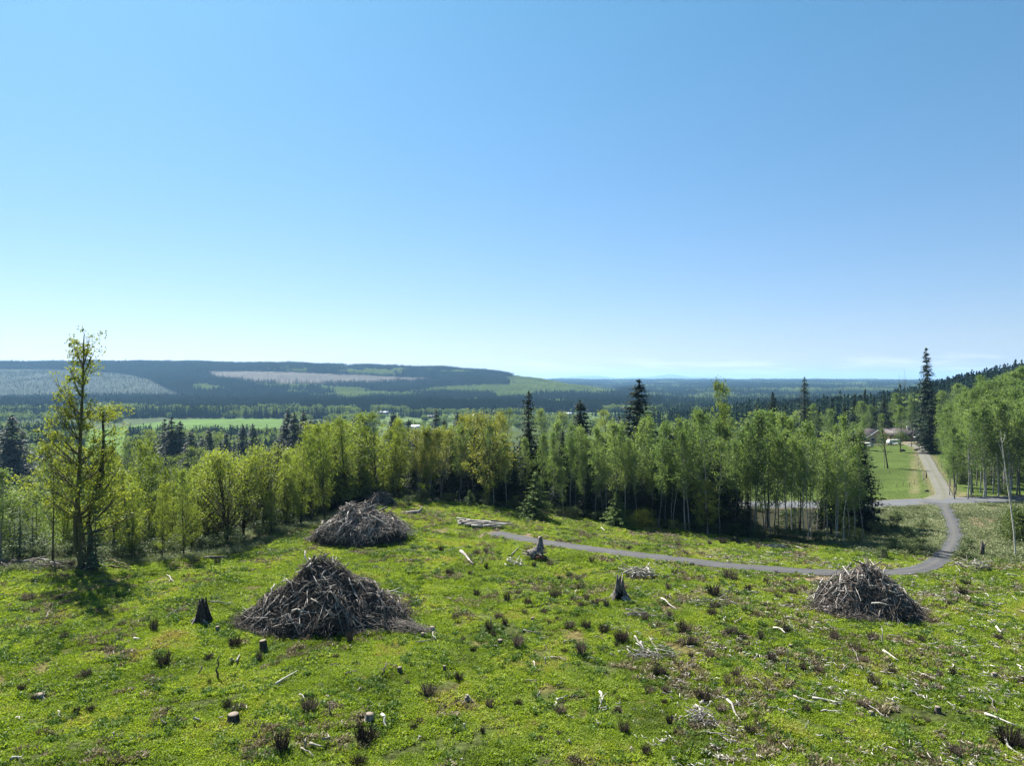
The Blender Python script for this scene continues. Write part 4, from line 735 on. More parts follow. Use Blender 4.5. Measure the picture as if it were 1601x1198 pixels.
# ------------------------------------------------------------------ sticks and brush piles
def stick_mesh(key, ln=1.0, r=.03, segs=5, crook=.05, side=2, sides=5):
    mb = MB(); n = segs + 1; u = np.linspace(0, 1, n); w = np.cumsum(rng.normal(0, crook, (n, 2)), 0); P = np.stack([(u - .5) * ln, w[:, 0] - w[:, 0].mean(), w[:, 1] * .6 - w[:, 1].mean() * .6], -1); tube(mb, P, r * (1 - .65 * u), sides, cap=True)
    for k in range(side):
        i = rng.integers(1, n - 1); d = np.array([rng.uniform(.1, .3), rng.normal(0, .12), rng.normal(0, .08)]) * ln; tube(mb, np.stack([P[i], P[i] + d * .5 + rng.normal(0, .02, 3), P[i] + d]), [r * .5, r * .35, r * .12], 4)
    return mb.mesh('stick', M[key], True)
STICKS = {k: [stick_mesh(k, 1, .022, crook=.035, side=s) for s in (0, 1, 2, 2, 3, 1)] for k in ('silver', 'brownstick', 'palewood')}
LOGS = {k: [stick_mesh(k, 1, .05, 4, .012, 0, 7) for _ in range(3)] for k in ('silver', 'palewood', 'brownstick')}
def mound_h(u, v, W_, D_, H_, seed, tail=0, power=1.15):
    r = np.hypot(u / W_, v / D_); a = np.arctan2(v, u); r = r * (1 + .30 * (vnoise(a * 1.6 + 10, a * 0 + seed, seed) - .5) * 2); h = H_ * np.clip(1 - r ** power, 0, 1) ** 1.0
    return h * (.72 + .50 * fbm(u / 1.5 + seed, v / 1.5, seed, 3))
def slash_pile(name, px, py, halfw, halfd, H_, label, seed, nbig=300, nsm=2600, logfrac=.1, tail=None, lens=(1.2, 3.2), bright=.5, power=1.15):
    g = P2G(px, py); g.y += halfd * .55; g.x = (px - CX) / F * g.y; g.z = g1(g.x, g.y); e = put(name, None, None, g); tag(e, label, 'brush pile', 'piles of cleared brush')
    # heart of fine debris, its near-black colour paints the shade between sticks
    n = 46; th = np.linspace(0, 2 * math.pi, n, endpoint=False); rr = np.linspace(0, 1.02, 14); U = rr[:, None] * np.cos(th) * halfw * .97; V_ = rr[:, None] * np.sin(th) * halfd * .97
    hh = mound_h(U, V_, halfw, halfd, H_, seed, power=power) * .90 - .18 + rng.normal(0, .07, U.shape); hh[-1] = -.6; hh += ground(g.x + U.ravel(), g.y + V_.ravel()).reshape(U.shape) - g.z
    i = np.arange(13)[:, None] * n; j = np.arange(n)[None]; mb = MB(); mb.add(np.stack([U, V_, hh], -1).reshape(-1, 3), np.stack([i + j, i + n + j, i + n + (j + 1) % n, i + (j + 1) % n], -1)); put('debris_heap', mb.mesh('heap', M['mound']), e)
    def sample(big):
        a = rng.uniform(0, 2 * math.pi) if rng.random() < .25 else rng.uniform(math.pi, 2 * math.pi); r = math.sqrt(rng.random()) * (.95 if big else 1.06)
        u, v = r * math.cos(a) * halfw, r * math.sin(a) * halfd; ep = .3
        def hf(u, v): return float(mound_h(np.array([u]), np.array([v]), halfw, halfd, H_, seed, power=power)[0]) * .92
        h = hf(u, v); gx, gy = (hf(u + ep, v) - hf(u - ep, v)) / (2 * ep), (hf(u, v + ep) - hf(u, v - ep)) / (2 * ep)
        base = g1(g.x + u, g.y + v) - g.z
        d = math.atan2(-gy, -gx) if math.hypot(gx, gy) > .05 else a; d += rng.normal(0, 1.0); dx, dy = math.cos(d), math.sin(d); sl = gx * dx + gy * dy
        return np.array([u, v, h + base]), np.array([dx, dy, np.clip(sl, -1.6, 1.6) * rng.uniform(.8, 1.05) + rng.normal(0, .16)])
    for k in range(nbig):
        c, d = sample(True); d = d / np.linalg.norm(d); ln = rng.uniform(*lens) * (1.0 if rng.random() < .85 else 1.35); islog = rng.random() < logfrac
        key = 'silver' if rng.random() < bright + .2 else ('palewood' if rng.random() < .18 else 'brownstick'); src = (LOGS if islog else STICKS)[key]
        up = rng.uniform(0, .42) if not islog else rng.uniform(0, .2)
        o = put('log' if islog else 'branch', src[rng.integers(len(src))], e); q = Vector(d).to_track_quat('X', 'Z'); o.rotation_euler = (q @ Quaternion((1, 0, 0), rng.uniform(0, 6.28))).to_euler(); o.location = c + np.array([0, 0, up + .04])
        s = ln * (.75 if islog else 1); th_ = rng.uniform(1.5, 3.6) if not islog else rng.uniform(1.5, 3.2); o.scale = (s, th_, th_); 
    mbs = [MB(), MB()]
    for k in range(nsm):
        c, d = sample(False); d = d / np.linalg.norm(d); ln = rng.uniform(.6, 2.0); c = c + np.array([0, 0, rng.uniform(-.12, .34)]); sd_ = rng.normal(0, .16, (2, 3)) * ln
        tube(mbs[int(rng.random() < .30)], np.stack([c - d * ln / 2, c - d * ln / 6 + sd_[0] * .5, c + d * ln / 6 + sd_[1] * .5, c + d * ln / 2 + sd_[0]]), np.array([1, .9, .7, .35]) * rng.uniform(.014, .034), 3)
    for mb, kk in zip(mbs, ('silver', 'brownstick')): tag(put('brushwood', mb.mesh('brushwood', M[kk]), e), kind='stuff')
    if tail:
        mb = MB()
        for k in range(tail[0]):
            f = rng.random() ** 1.3; u, v = halfw * .6 + f * tail[1], -halfd * .35 - f * tail[2] + rng.normal(0, .8 * (1 - f * .6)); z = g1(g.x + u, g.y + v) - g.z + rng.uniform(.05, .35 + .8 * (1 - f)); a = rng.normal(-.3, .7); ln = rng.uniform(.4, 1.8); c = np.array([u, v, z]); d = np.array([math.cos(a), math.sin(a), rng.normal(-.05, .15)])
            tube(mb, np.stack([c - d * ln / 2, c + rng.normal(0, .07, 3), c + d * ln / 2]), np.array([1, .8, .3]) * rng.uniform(.012, .03), 3)
        tag(put('brushwood', mb.mesh('tail', M['silver']), e), kind='stuff')
    return e, g
e1, gp1 = slash_pile('brush_pile', 506, 985, 7.0, 4.6, 5.4, 'largest and nearest dark brush pile, left of centre on the green field', 3, 300, 4000, .02, (520, 5.2, 1.6), (1.2, 3.4), .40, 1.10)
e2, gp2 = slash_pile('brush_pile', 563, 851, 6.3, 4.6, 4.7, 'broad brush pile full of split logs in front of the left wood', 5, 300, 2400, .35, None, (1.1, 2.9), .50, 1.4)
e3, gp3 = slash_pile('brush_pile', 1352, 961, 4.7, 3.6, 4.2, 'right-hand brush pile with long sticks beside the curving lane', 8, 300, 3000, .03, None, (1.3, 3.6), .42, 1.12)
e4, gp4 = slash_pile('brush_pile', 594, 791, 2.3, 1.8, 2.0, 'smallest and farthest brush pile on the crest behind the log-filled one', 12, 70, 700, .05, None, (1, 2.4), .45)
def world_stick(a, b, key, name, thick, lift=(.12, .12), log=False, parent=None, jitter=1.0):
    A = P2G(*a) if not hasattr(a, 'x') else a; B = P2G(*b) if not hasattr(b, 'x') else b; A = A + Vector((0, 0, lift[0])); B = B + Vector((0, 0, lift[1])); d = B - A; ln = d.length
    src = (LOGS if log else STICKS)[key]; o = put(name, random.choice(src), parent); r = .05 if log else .022; o.location = (A + B) / 2 - (parent.location if parent else Vector()); o.rotation_euler = d.to_track_quat('X', 'Z').to_euler(); k = thick / (2 * r); o.scale = (max(ln, .15), k, k); return o
# long poles leaning out of the right pile, pale plank at its front
for a, b, la, lb in (((1258, 938), (1330, 905), .05, 2.0), ((1262, 936), (1336, 900), .1, 2.3), ((1282, 938), (1325, 910), .1, 1.7)):
    A = P2G(*a); B = Vector((gp3.x - 1.4, gp3.y - .6, gp3.z + 1.2 + lb * .6)); world_stick(A, B, 'silver', 'pole', .11, (la, 0), False, e3)
world_stick((1306, 934), (1334, 960), 'palewood', 'plank', .26, (1.1, .15), True, e3); world_stick((1385, 955), (1448, 943), 'silver', 'branch', .07, (.1, .3), False, e3)
world_stick((580, 852), (648, 845), 'palewood', 'pole', .12, (.25, .15), False, e2)
# dead snags sticking out of the largest pile's right side
for px, py, h in ((577, 965, 2.6), (603, 975, 2.0), (598, 960, 1.4)):
    A = P2G(px, py + 12); o = world_stick(A, A + Vector((-.3, .1, h)), 'brownstick', 'snag', .22, (0, 0), False, e1)
# ------------------------------------------------------------------ scattered shrubs, branches, stumps
def dry_mesh(n, h, spread, leafy=0):
    mb = MB()
    for k in range(n):
        a = rng.uniform(0, 6.28); r = rng.uniform(0, spread * .45); t = rng.uniform(.15, .75) * spread; hh = h * rng.uniform(.5, 1.1); b = np.array([r * math.cos(a), r * math.sin(a), -.05]); e = b + np.array([t * math.cos(a), t * math.sin(a), hh]); tube(mb, np.stack([b, (b + e) / 2 + rng.normal(0, .04, 3), e]), [.016, .013, .006], 3)
        if rng.random() < .6: m_ = b + (e - b) * .6; tube(mb, np.stack([m_, m_ + rng.normal(0, .1, 3) + [0, 0, .12]]), [.01, .005], 3)
    return mb.mesh('dry', M['dry'])
DRY = [dry_mesh(95, .75, .55) for _ in range(4)] + [dry_mesh(60, .95, .4) for _ in range(2)]
DRYL = [weed_clump(26, .35, .16, .18, 'dark_weed') for _ in range(2)]
SHR = [(810,930,14),(868,934,22),(824,946,18),(895,940,10),(917,940,14),(907,950,14),(930,948,16),(948,950,16),(890,982,22),(916,984,20),(943,990,20),(971,1004,26),(810,1012,26),(909,1026,30),(1070,990,30),(1082,1008,20),(1143,992,26),(1116,932,26),(1118,952,22),(1112,962,18),(1048,967,18),(1008,972,18),(1110,1030,18),(1158,998,20),(1190,1002,18),(1170,925,14),(1015,1085,22),(1030,1056,22),(1040,1084,16),(1137,1074,22),(1101,1098,32),(1127,1114,24),(875,1116,24),(968,1096,14),(1047,1134,20),(975,1146,22),(1172,1146,20),(1364,1002,24),(1338,1020,18),(1349,1036,20),(1366,1072,24),(1350,1106,24),(1254,1050,20),(1280,1052,18),(1205,1034,20),(1260,1114,16),(1395,1052,18),(1470,1060,18),(1489,1058,16),(1562,1002,14),(1510,915,16),(1485,948,14),(1216,936,16),(1240,930,18),(1494,1182,26),(1578,1168,42),(1602,1172,30),(547,1004,22),(668,1088,34),(484,1114,32),(440,1174,46),(572,1162,42),(405,1034,18),(745,932,14),(793,942,18),(765,988,22),(712,970,14),(780,967,18),(790,978,18),(765,1108,24),(560,1197,30),(46,938,24),(240,988,24),(367,1010,24),(256,1042,28),(135,1058,20),(190,980,14),(372,1112,26),(356,1108,18),(703,898,16),(735,900,10),(835,888,12),(860,886,14),(875,907,12),(903,908,14),(1140,906,26),(1168,900,14),(1198,912,14),(1055,898,14),(1045,922,16),(905,848,8),(983,860,8),(1030,864,8),(1082,885,8),(1096,889,8),(955,852,8),(1010,862,8),(1072,868,10),(1135,875,10),(1130,850,16),(1150,850,16),(1110,852,14),(1060,855,12),(1030,856,10),(305,880,18),(340,882,18),(112,890,18),(228,866,14),(690,862,16),(760,866,14),(745,868,12),(1290,870,8),(1214,898,8),(1260,859,10),(1010,892,12),(925,880,16),(1185,860,14),(760,890,12),(655,1130,14),(1010,1180,20),(900,1195,18),(740,1020,14),(640,905,10),(700,1060,10),(120,1120,16),(60,1010,14),(215,1160,18),(850,960,14),(1230,990,16),(1305,995,16),(1440,1005,14),(1540,950,14),(1430,1130,18),(1150,1060,16),(1310,1150,18),(1500,1100,14)]
SHR += [(1010 + random.uniform(-260, 560), random.uniform(905, 1190), random.uniform(8, 18)) for _ in range(34)] + [(random.uniform(10, 740), random.uniform(995, 1190), random.uniform(10, 18)) for _ in range(14)]
def in_pile(px, py): return (360 < px < 690 and 860 < py < 995) or (1255 < px < 1450 and 865 < py < 965) or (485 < px < 650 and 780 < py < 855)
for (px, py, sz) in SHR:
    if in_pile(px, py): continue
    g = P2G(px, py); w = sz / F * g.y; s = w / 1.02; o = put('dry_shrub', None, None, g, (0, 0, random.uniform(0, 6.28)), (s, s, s * random.uniform(.6, 1.1)))
    put('twigs', random.choice(DRY), o); put('leaves', random.choice(DRYL), o)
    later(o, ('large ' if w > 1.3 else 'small ' if w < .8 else '') + 'brown dry shrub on the field', 'dry shrub', 'dry brown shrubs on the field', px, py)
BR = [((860,1030),(885,1038),1),((818,991),(845,995),1),((820,1069),(845,1071),1),((870,1078),(880,1074),1),((870,1097),(887,1098),0),((938,1094),(941,1108),0),((1055,1065),(1080,1079),1),((993,1000),(1000,1013),0),((1000,1013),(1010,1022),0),((1048,1034),(1067,1025),1),((1034,944),(1060,955),0),((1022,990),(1050,992),1),((1040,970),(1055,975),1),((1090,1110),(1098,1132),0),((1105,1135),(1117,1145),1),((1137,1107),(1162,1135),0),((1120,1094),(1155,1110),1),((1095,1150),(1140,1158),1),((1202,1083),(1228,1091),1),((1240,1096),(1275,1106),1),((1270,1098),(1318,1106),0),((1284,1118),(1318,1120),1),((1351,1103),(1380,1128),1),((1381,1023),(1405,1038),0),((1388,998),(1410,1000),1),((1285,1022),(1302,1021),1),((1215,986),(1228,996),0),((1558,985),(1565,995),0),((1472,979),(1490,984),1),((1540,1123),(1590,1142),0),((1570,1168),(1600,1188),0),((1313,1055),(1340,1037),1),((431,1076),(465,1054),0),((485,1170),(505,1178),0),((505,1170),(517,1150),0),((597,1130),(606,1143),0),((728,1100),(746,1103),0),((470,1175),(490,1192),1),((672,990),(683,1005),1),((72,970),(78,960),1),((302,1137),(320,1127),0),((252,1139),(262,1134),0),((362,1042),(366,1034),0),((370,1040),(375,1028),0),((210,1003),(220,1005),0),((15,1195),(38,1188),0),((262,870),(325,866),2),((318,877),(365,874),2),((0,880),(30,884),2),((40,876),(110,870),2),((720,865),(740,885),2),((697,864),(725,858),1),((940,828),(946,833),0),((260,902),(274,915),1),((276,916),(312,908),1),((262,968),(298,948),1),((300,948),(330,945),1),((330,950),(372,944),0),((585,890),(600,893),1),((1150,980),(1160,968),1),((975,898),(1010,902),1),((960,870),(985,893),1),((1245,858),(1258,862),0),((1575,905),(1601,903),0),((800,870),(812,858),0),((1015,1000),(1030,1030),1),((930,1000),(945,1006),1),((1180,1065),(1200,1085),1),((1330,1010),(1342,1040),1),((1100,1090),(1130,1100),1),((1440,1060),(1470,1070),1),((1590,1045),(1601,1055),1),((1150,880),(1185,885),1),((880,1010),(900,1004),1),((650,1010),(680,1005),1),((1545,1095),(1560,1120),1),((540,1060),(560,1054),1)]
for (a, b, k) in BR:
    key = 'palewood' if k == 0 else 'silver'; nm = 'log' if k == 2 else 'fallen_branch'; o = world_stick(a, b, key, nm, {0: .17, 1: .10, 2: .42}[k], (.22, .22), k == 2 or (k == 0 and random.random() < .5))
    later(o, {0: 'bleached pale branch lying on the field', 1: 'thin grey branch lying on the field', 2: 'grey log lying at the field edge'}[k], 'log' if k == 2 else 'branch', {0: 'pale branches on the field', 1: 'grey branches on the field', 2: 'logs at the field edge'}[k], (a[0] + b[0]) / 2, (a[1] + b[1]) / 2)
for i in range(105):
    px = random.uniform(820, 1600) if i > 28 else random.uniform(0, 800); py = random.uniform(900, 1195)
    if in_pile(px, py): continue
    a = random.uniform(0, 3.14); l = random.uniform(5, 14); k = random.random() < .45; b = (px + l * math.cos(a), py + l * .5 * math.sin(a))
    later(world_stick((px, py), b, 'palewood' if k else 'silver', 'fallen_branch', .09, (.2, .2)), ('short bleached' if k else 'short thin grey') + ' stick lying in the weeds', 'stick', 'short sticks in the weeds', px, py)
for (px, py, ht, key) in ((1379, 1008, 24, 'palewood'), (1273, 1092, 11, 'palewood'), (516, 1118, 14, 'silver'), (478, 1172, 14, 'palewood'), (940, 1108, 14, 'palewood'), (853, 1041, 13, 'palewood'), (1571, 945, 9, 'palewood'), (340, 1062, 36, 'stumpy'), (314, 1057, 14, 'stumpy'), (1262, 1144, 18, 'palewood'), (1230, 1050, 34, 'silver'), (600, 1058, 20, 'stumpy')):
    g = P2G(px, py); h = ht / F * g.y; kk = 'brownstick' if key == 'stumpy' else key; o = world_stick(g, g + Vector((random.uniform(-.1, .1) * h, 0, h)), kk, 'upright_stick', .17 if key == 'stumpy' else .12, (-.05, 0))
    later(o, ('dark' if key == 'stumpy' else 'pale') + ' dead stem standing upright in the weeds', 'stick', 'upright dead stems', px, py - ht / 2)
def cut_stump(px, py, w, h, lean=0):
    g = P2G(px, py); R_ = w / F * g.y / 2; H_ = h / F * g.y; e = put('cut_stump', None, None, g, (0, lean, random.uniform(0, 6)) if lean == 0 else (0, lean, 0)); mb = MB(); zz = np.array([-.1, 0, .15, .5, 1]) * H_
    tube(mb, np.stack([zz * 0, zz * 0, zz], -1), np.array([1.5, 1.35, 1.15, 1.0, 1.0]) * R_, 12, jag=.09); put('bark', mb.mesh('stump_bark', M['stump']), e)
    m2 = MB(); tube(m2, np.array([[0, 0, H_ - .01], [0, 0, H_ + .012]]), [R_ * .94, R_ * .92], 12, cap=True); put('cut_face', m2.mesh('cut_face', M['cut']), e)
    later(e, 'small sawn stump in the weeds' if w < 13 else 'flat-topped sawn stump with a pale cut face', 'stump', 'small sawn stumps', px, py - h / 2)
for a in ((365, 1130, 17, 12), (413, 1020, 11, 17, -.12), (625, 1054, 7, 9), (695, 1052, 5, 9), (577, 1130, 13, 12, .1), (730, 1100, 8, 8), (782, 1008, 8, 7), (60, 1094, 14, 7), (1466, 1116, 9, 9), (1555, 1060, 8, 6), (1522, 1033, 8, 6), (1214, 1059, 9, 5), (1382, 872, 9, 14), (661, 997, 6, 6), (676, 990, 8, 9), (833, 972, 5, 5), (1362, 1120, 8, 6), (1291, 960, 6, 6), (1236, 1014, 6, 5), (340, 987, 6, 6)): cut_stump(*a)
def old_stump(px, py, wpx, hpx, label, hollow, key, seed):
    g = P2G(px, py); R_ = wpx / F * g.y / 2; H_ = hpx / F * g.y; n = 30; th = np.arange(n) * 2 * math.pi / n; e = put('old_stump', None, None, g); rows = []; rg = np.random.default_rng(seed)
    ridge = 1 + .22 * np.sin(th * 5 + 1) + .12 * np.sin(th * 9 + 2) + rg.normal(0, .07, n); top = (1 - .35 * np.abs(np.sin(th * 1.5 + seed)) + rg.normal(0, .09, n)).clip(.4, 1.05)
    for f in (-.06, 0, .12, .3, .5, .7, .86, 1):
        rad = R_ * ((.42 + .58 * (1 - max(f, 0)) ** 2.0) if hollow else (.50 + .45 * (1 - max(f, 0)) ** 1.1)) * (1 + (ridge - 1) * (1.5 - max(f, 0))); rows.append(np.stack([rad * np.cos(th), rad * np.sin(th) * .9, H_ * f * top], -1))
    rows.append(rows[-1] * np.array([.72, .72, .97])); rows.append(rows[-1] * np.array([.8, .8, .45])); V = np.stack(rows)
    if False:
        for r in range(1, 6):                       # cave the near side in
            dth = np.abs(((th - 4.6 + math.pi) % (2 * math.pi)) - math.pi); k = np.clip(1 - dth / .55, 0, 1) * (1 - (r - 1) / 5.5); V[r, :, :2] *= (1 - .8 * k)[:, None]
    nr = len(rows); i = np.arange(nr - 1)[:, None] * n; j = np.arange(n)[None]; QQ = np.stack([i + j, i + n + j, i + n + (j + 1) % n, i + (j + 1) % n], -1)
    if hollow:
        dd = np.abs(((th - 4.55 + math.pi) % (2 * math.pi)) - math.pi); keep = np.ones(QQ.shape[:2], bool)
        for r, wd_ in ((0, .75), (1, .7), (2, .6), (3, .45), (4, .28)): keep[r] &= dd > wd_
        QQ = QQ[keep]
    mb = MB(); mb.add(V.reshape(-1, 3), QQ.reshape(-1, 4)); put('trunk_base', mb.mesh('old_stump', M[key]), e)
    if hollow:
        m = MB(); box(m, -R_ * .45, R_ * .45, R_ * .1, R_ * .5, 0, H_ * .5); put('hollow_shade_core', m.mesh('core', M['char']), e)  # dark box painted in for the shade inside the hollow, not burnt wood
    for k in range(9):
        a = rg.uniform(0, 6.28); m = MB(); u = np.linspace(0, 1, 5); P = np.stack([np.cos(a + u * .4) * R_ * (.7 + u * .9), np.sin(a + u * .4) * R_ * (.7 + u * .9), H_ * .16 * (1 - u) ** 1.5 + .02 - .06 * u], -1); tube(m, P, R_ * np.linspace(.18, .04, 5), 6); put('root', m.mesh('root', M['silver' if hollow else 'stump'], True), e)
    tag(e, label, 'stump'); return e
old_stump(969, 938, 27, 40, 'hollow grey stump with a dark cave in its front, centre right of field', True, 'silver', 4)
old_stump(317, 972, 25, 38, 'dark jagged stump with a narrow top left of the largest brush pile', False, 'stump', 2)
def uprooted():
    g = P2G(842, 874); e = put('uprooted_stump', None, None, g); mb = MB(); P = np.array([[-.9, 0, .25], [-.3, 0, .6], [.1, 0, .9], [.15, 0, 1.4], [.2, .1, 2.1], [.15, .1, 2.5]]); tube(mb, P, [.8, .75, .62, .45, .32, .22], 10, jag=.2, cap=True); put('trunk_base', mb.mesh('up', M['stump']), e)
    for k in range(22):
        m = MB(); a = rng.uniform(0, 6.28); d = np.array([math.cos(a) * 1.1 - .2, math.sin(a) * .9, rng.uniform(-.2, .5)]); s = np.array([-.4, 0, .5]); tube(m, np.stack([s, s + d * .6, s + d * 1.3 + rng.normal(0, .2, 3)]), [.16, .11, .03], 5); put('root', m.mesh('root', M['silver' if k % 2 else 'stump']), e)
    m = MB(); tube(m, np.array([[-.5, -.7, .15], [.2, -.85, .35], [.6, -.8, .2]]), [.2, .34, .2], 7, cap=True, jag=.2); tag(put('rotten_heartwood', m.mesh('rot', M['redrot']), e), 'rusty red rotten wood'); tag(e, 'uprooted stump with splayed roots and a rusty red core beside the lane', 'stump')
uprooted()
def heap(name, px, py, items, label, cat, key='silver'):
    g = P2G(px, py); e = put(name, None, None, g)
    for (dx, dy, dz, a, ln, th, tilt, kk) in items:
        o = put('log', random.choice(LOGS[kk] if th > .15 else STICKS[kk]), e, (dx, dy, dz), (0, tilt, a)); s = th / (.1 if th > .15 else .044); o.scale = (ln, s, s)
    tag(e, label, cat)
rr_ = random.uniform
heap('log_heap', 757, 823, [(rr_(-2.8, 2.8), rr_(-1.2, 1.4), rr_(.15, .7), rr_(-.5, .35), rr_(2, 4.6), rr_(.2, .42), rr_(-.08, .08), 'silver' if rr_(0, 1) < .7 else 'palewood') for _ in range(26)], 'low heap of grey weathered logs on the crest before the wood', 'log heap')
heap('branch_heap', 1000, 902, [(rr_(-1.6, 1.6), rr_(-1, 1), rr_(.1, .7), rr_(-1.6, 1.6), rr_(1, 3), rr_(.07, .17), rr_(-.35, .35), 'silver' if rr_(0, 1) < .6 else 'palewood') for _ in range(46)], 'tangled heap of grey branches behind the hollow stump', 'branch heap')
heap('branch_heap', 1515, 893, [(rr_(-1.6, 1.6), rr_(-1, 1), rr_(.1, 1.1), rr_(-1.6, 1.6), rr_(.8, 2), rr_(.06, .15), rr_(-.6, .6), 'silver' if rr_(0, 1) < .6 else 'palewood') for _ in range(40)], 'tangled pale branches on the slope right of the lane', 'branch heap')
heap('branch_heap', 1095, 1128, [(rr_(-.7, .7), rr_(-.8, .8), rr_(.1, .5), rr_(-1.6, 1.6), rr_(.6, 1.4), rr_(.04, .08), rr_(-.5, .5), 'silver') for _ in range(36)], 'small nest of thin grey twigs low on the right field', 'branch heap')
heap('branch_heap', 800, 884, [(rr_(-1.2, 1.2), rr_(-.6, .6), rr_(.1, .6), rr_(-1.6, 1.6), rr_(.6, 1.8), rr_(.08, .2), rr_(-.5, .5), 'palewood') for _ in range(14)], 'scattered bleached root pieces left of the uprooted stump', 'branch heap')
heap('branch_heap', 1015, 1028, [(rr_(-1.5, 1.7), rr_(-.8, .8), rr_(.1, .4), rr_(-1, 1), rr_(.7, 2), rr_(.04, .1), rr_(-.3, .3), 'silver' if rr_(0, 1) < .5 else 'palewood') for _ in range(30)], 'loose pale branches spread low in the middle of the field', 'branch heap')
heap('branch_heap', 1210, 858, [(rr_(-1.5, 1.5), rr_(-.8, .8), rr_(.1, .4), rr_(-1, 1), rr_(.7, 2), rr_(.06, .12), rr_(-.3, .3), 'palewood') for _ in range(18)], 'bleached branches beside the lane at the foot of the alders', 'branch heap')
heap('branch_heap', 60, 888, [(rr_(-4, 4), rr_(-1, 1), rr_(.1, .7), rr_(-.7, .7), rr_(1, 3), rr_(.06, .18), rr_(-.3, .3), 'silver' if rr_(0, 1) < .6 else 'brownstick') for _ in range(60)], 'long tangle of grey branches at the left field edge', 'branch heap')
heap('branch_heap', 1115, 945, [(rr_(-1.5, 1.5), rr_(-1, 1), rr_(.05, .5), rr_(-1, 1), rr_(.7, 2), rr_(.04, .1), rr_(-.3, .3), 'silver') for _ in range(30)], 'flattened heap of dry grey twigs right of the hollow stump', 'branch heap')
heap('branch_heap', 1010, 965, [(rr_(-1.5, 1.5), rr_(-.8, .8), rr_(.05, .5), rr_(-1, 1), rr_(.7, 2), rr_(.04, .1), rr_(-.3, .3), 'silver' if rr_(0, 1) < .7 else 'palewood') for _ in range(26)], 'scatter of grey twigs just below the hollow stump', 'branch heap')
g = P2G(655, 804); e = put('bent_log', None, None, g); mb = MB(); tube(mb, np.array([[-2.0, 0, .15], [-1, 0, .25], [0, 0, .3], [.35, 0, .6], [.5, 0, 1.0]]), [.2, .24, .26, .2, .12], 8, cap=True); put('stem', mb.mesh('bent', M['palewood'], True), e); tag(e, 'bleached log with an upturned end lying alone on the crest', 'log')
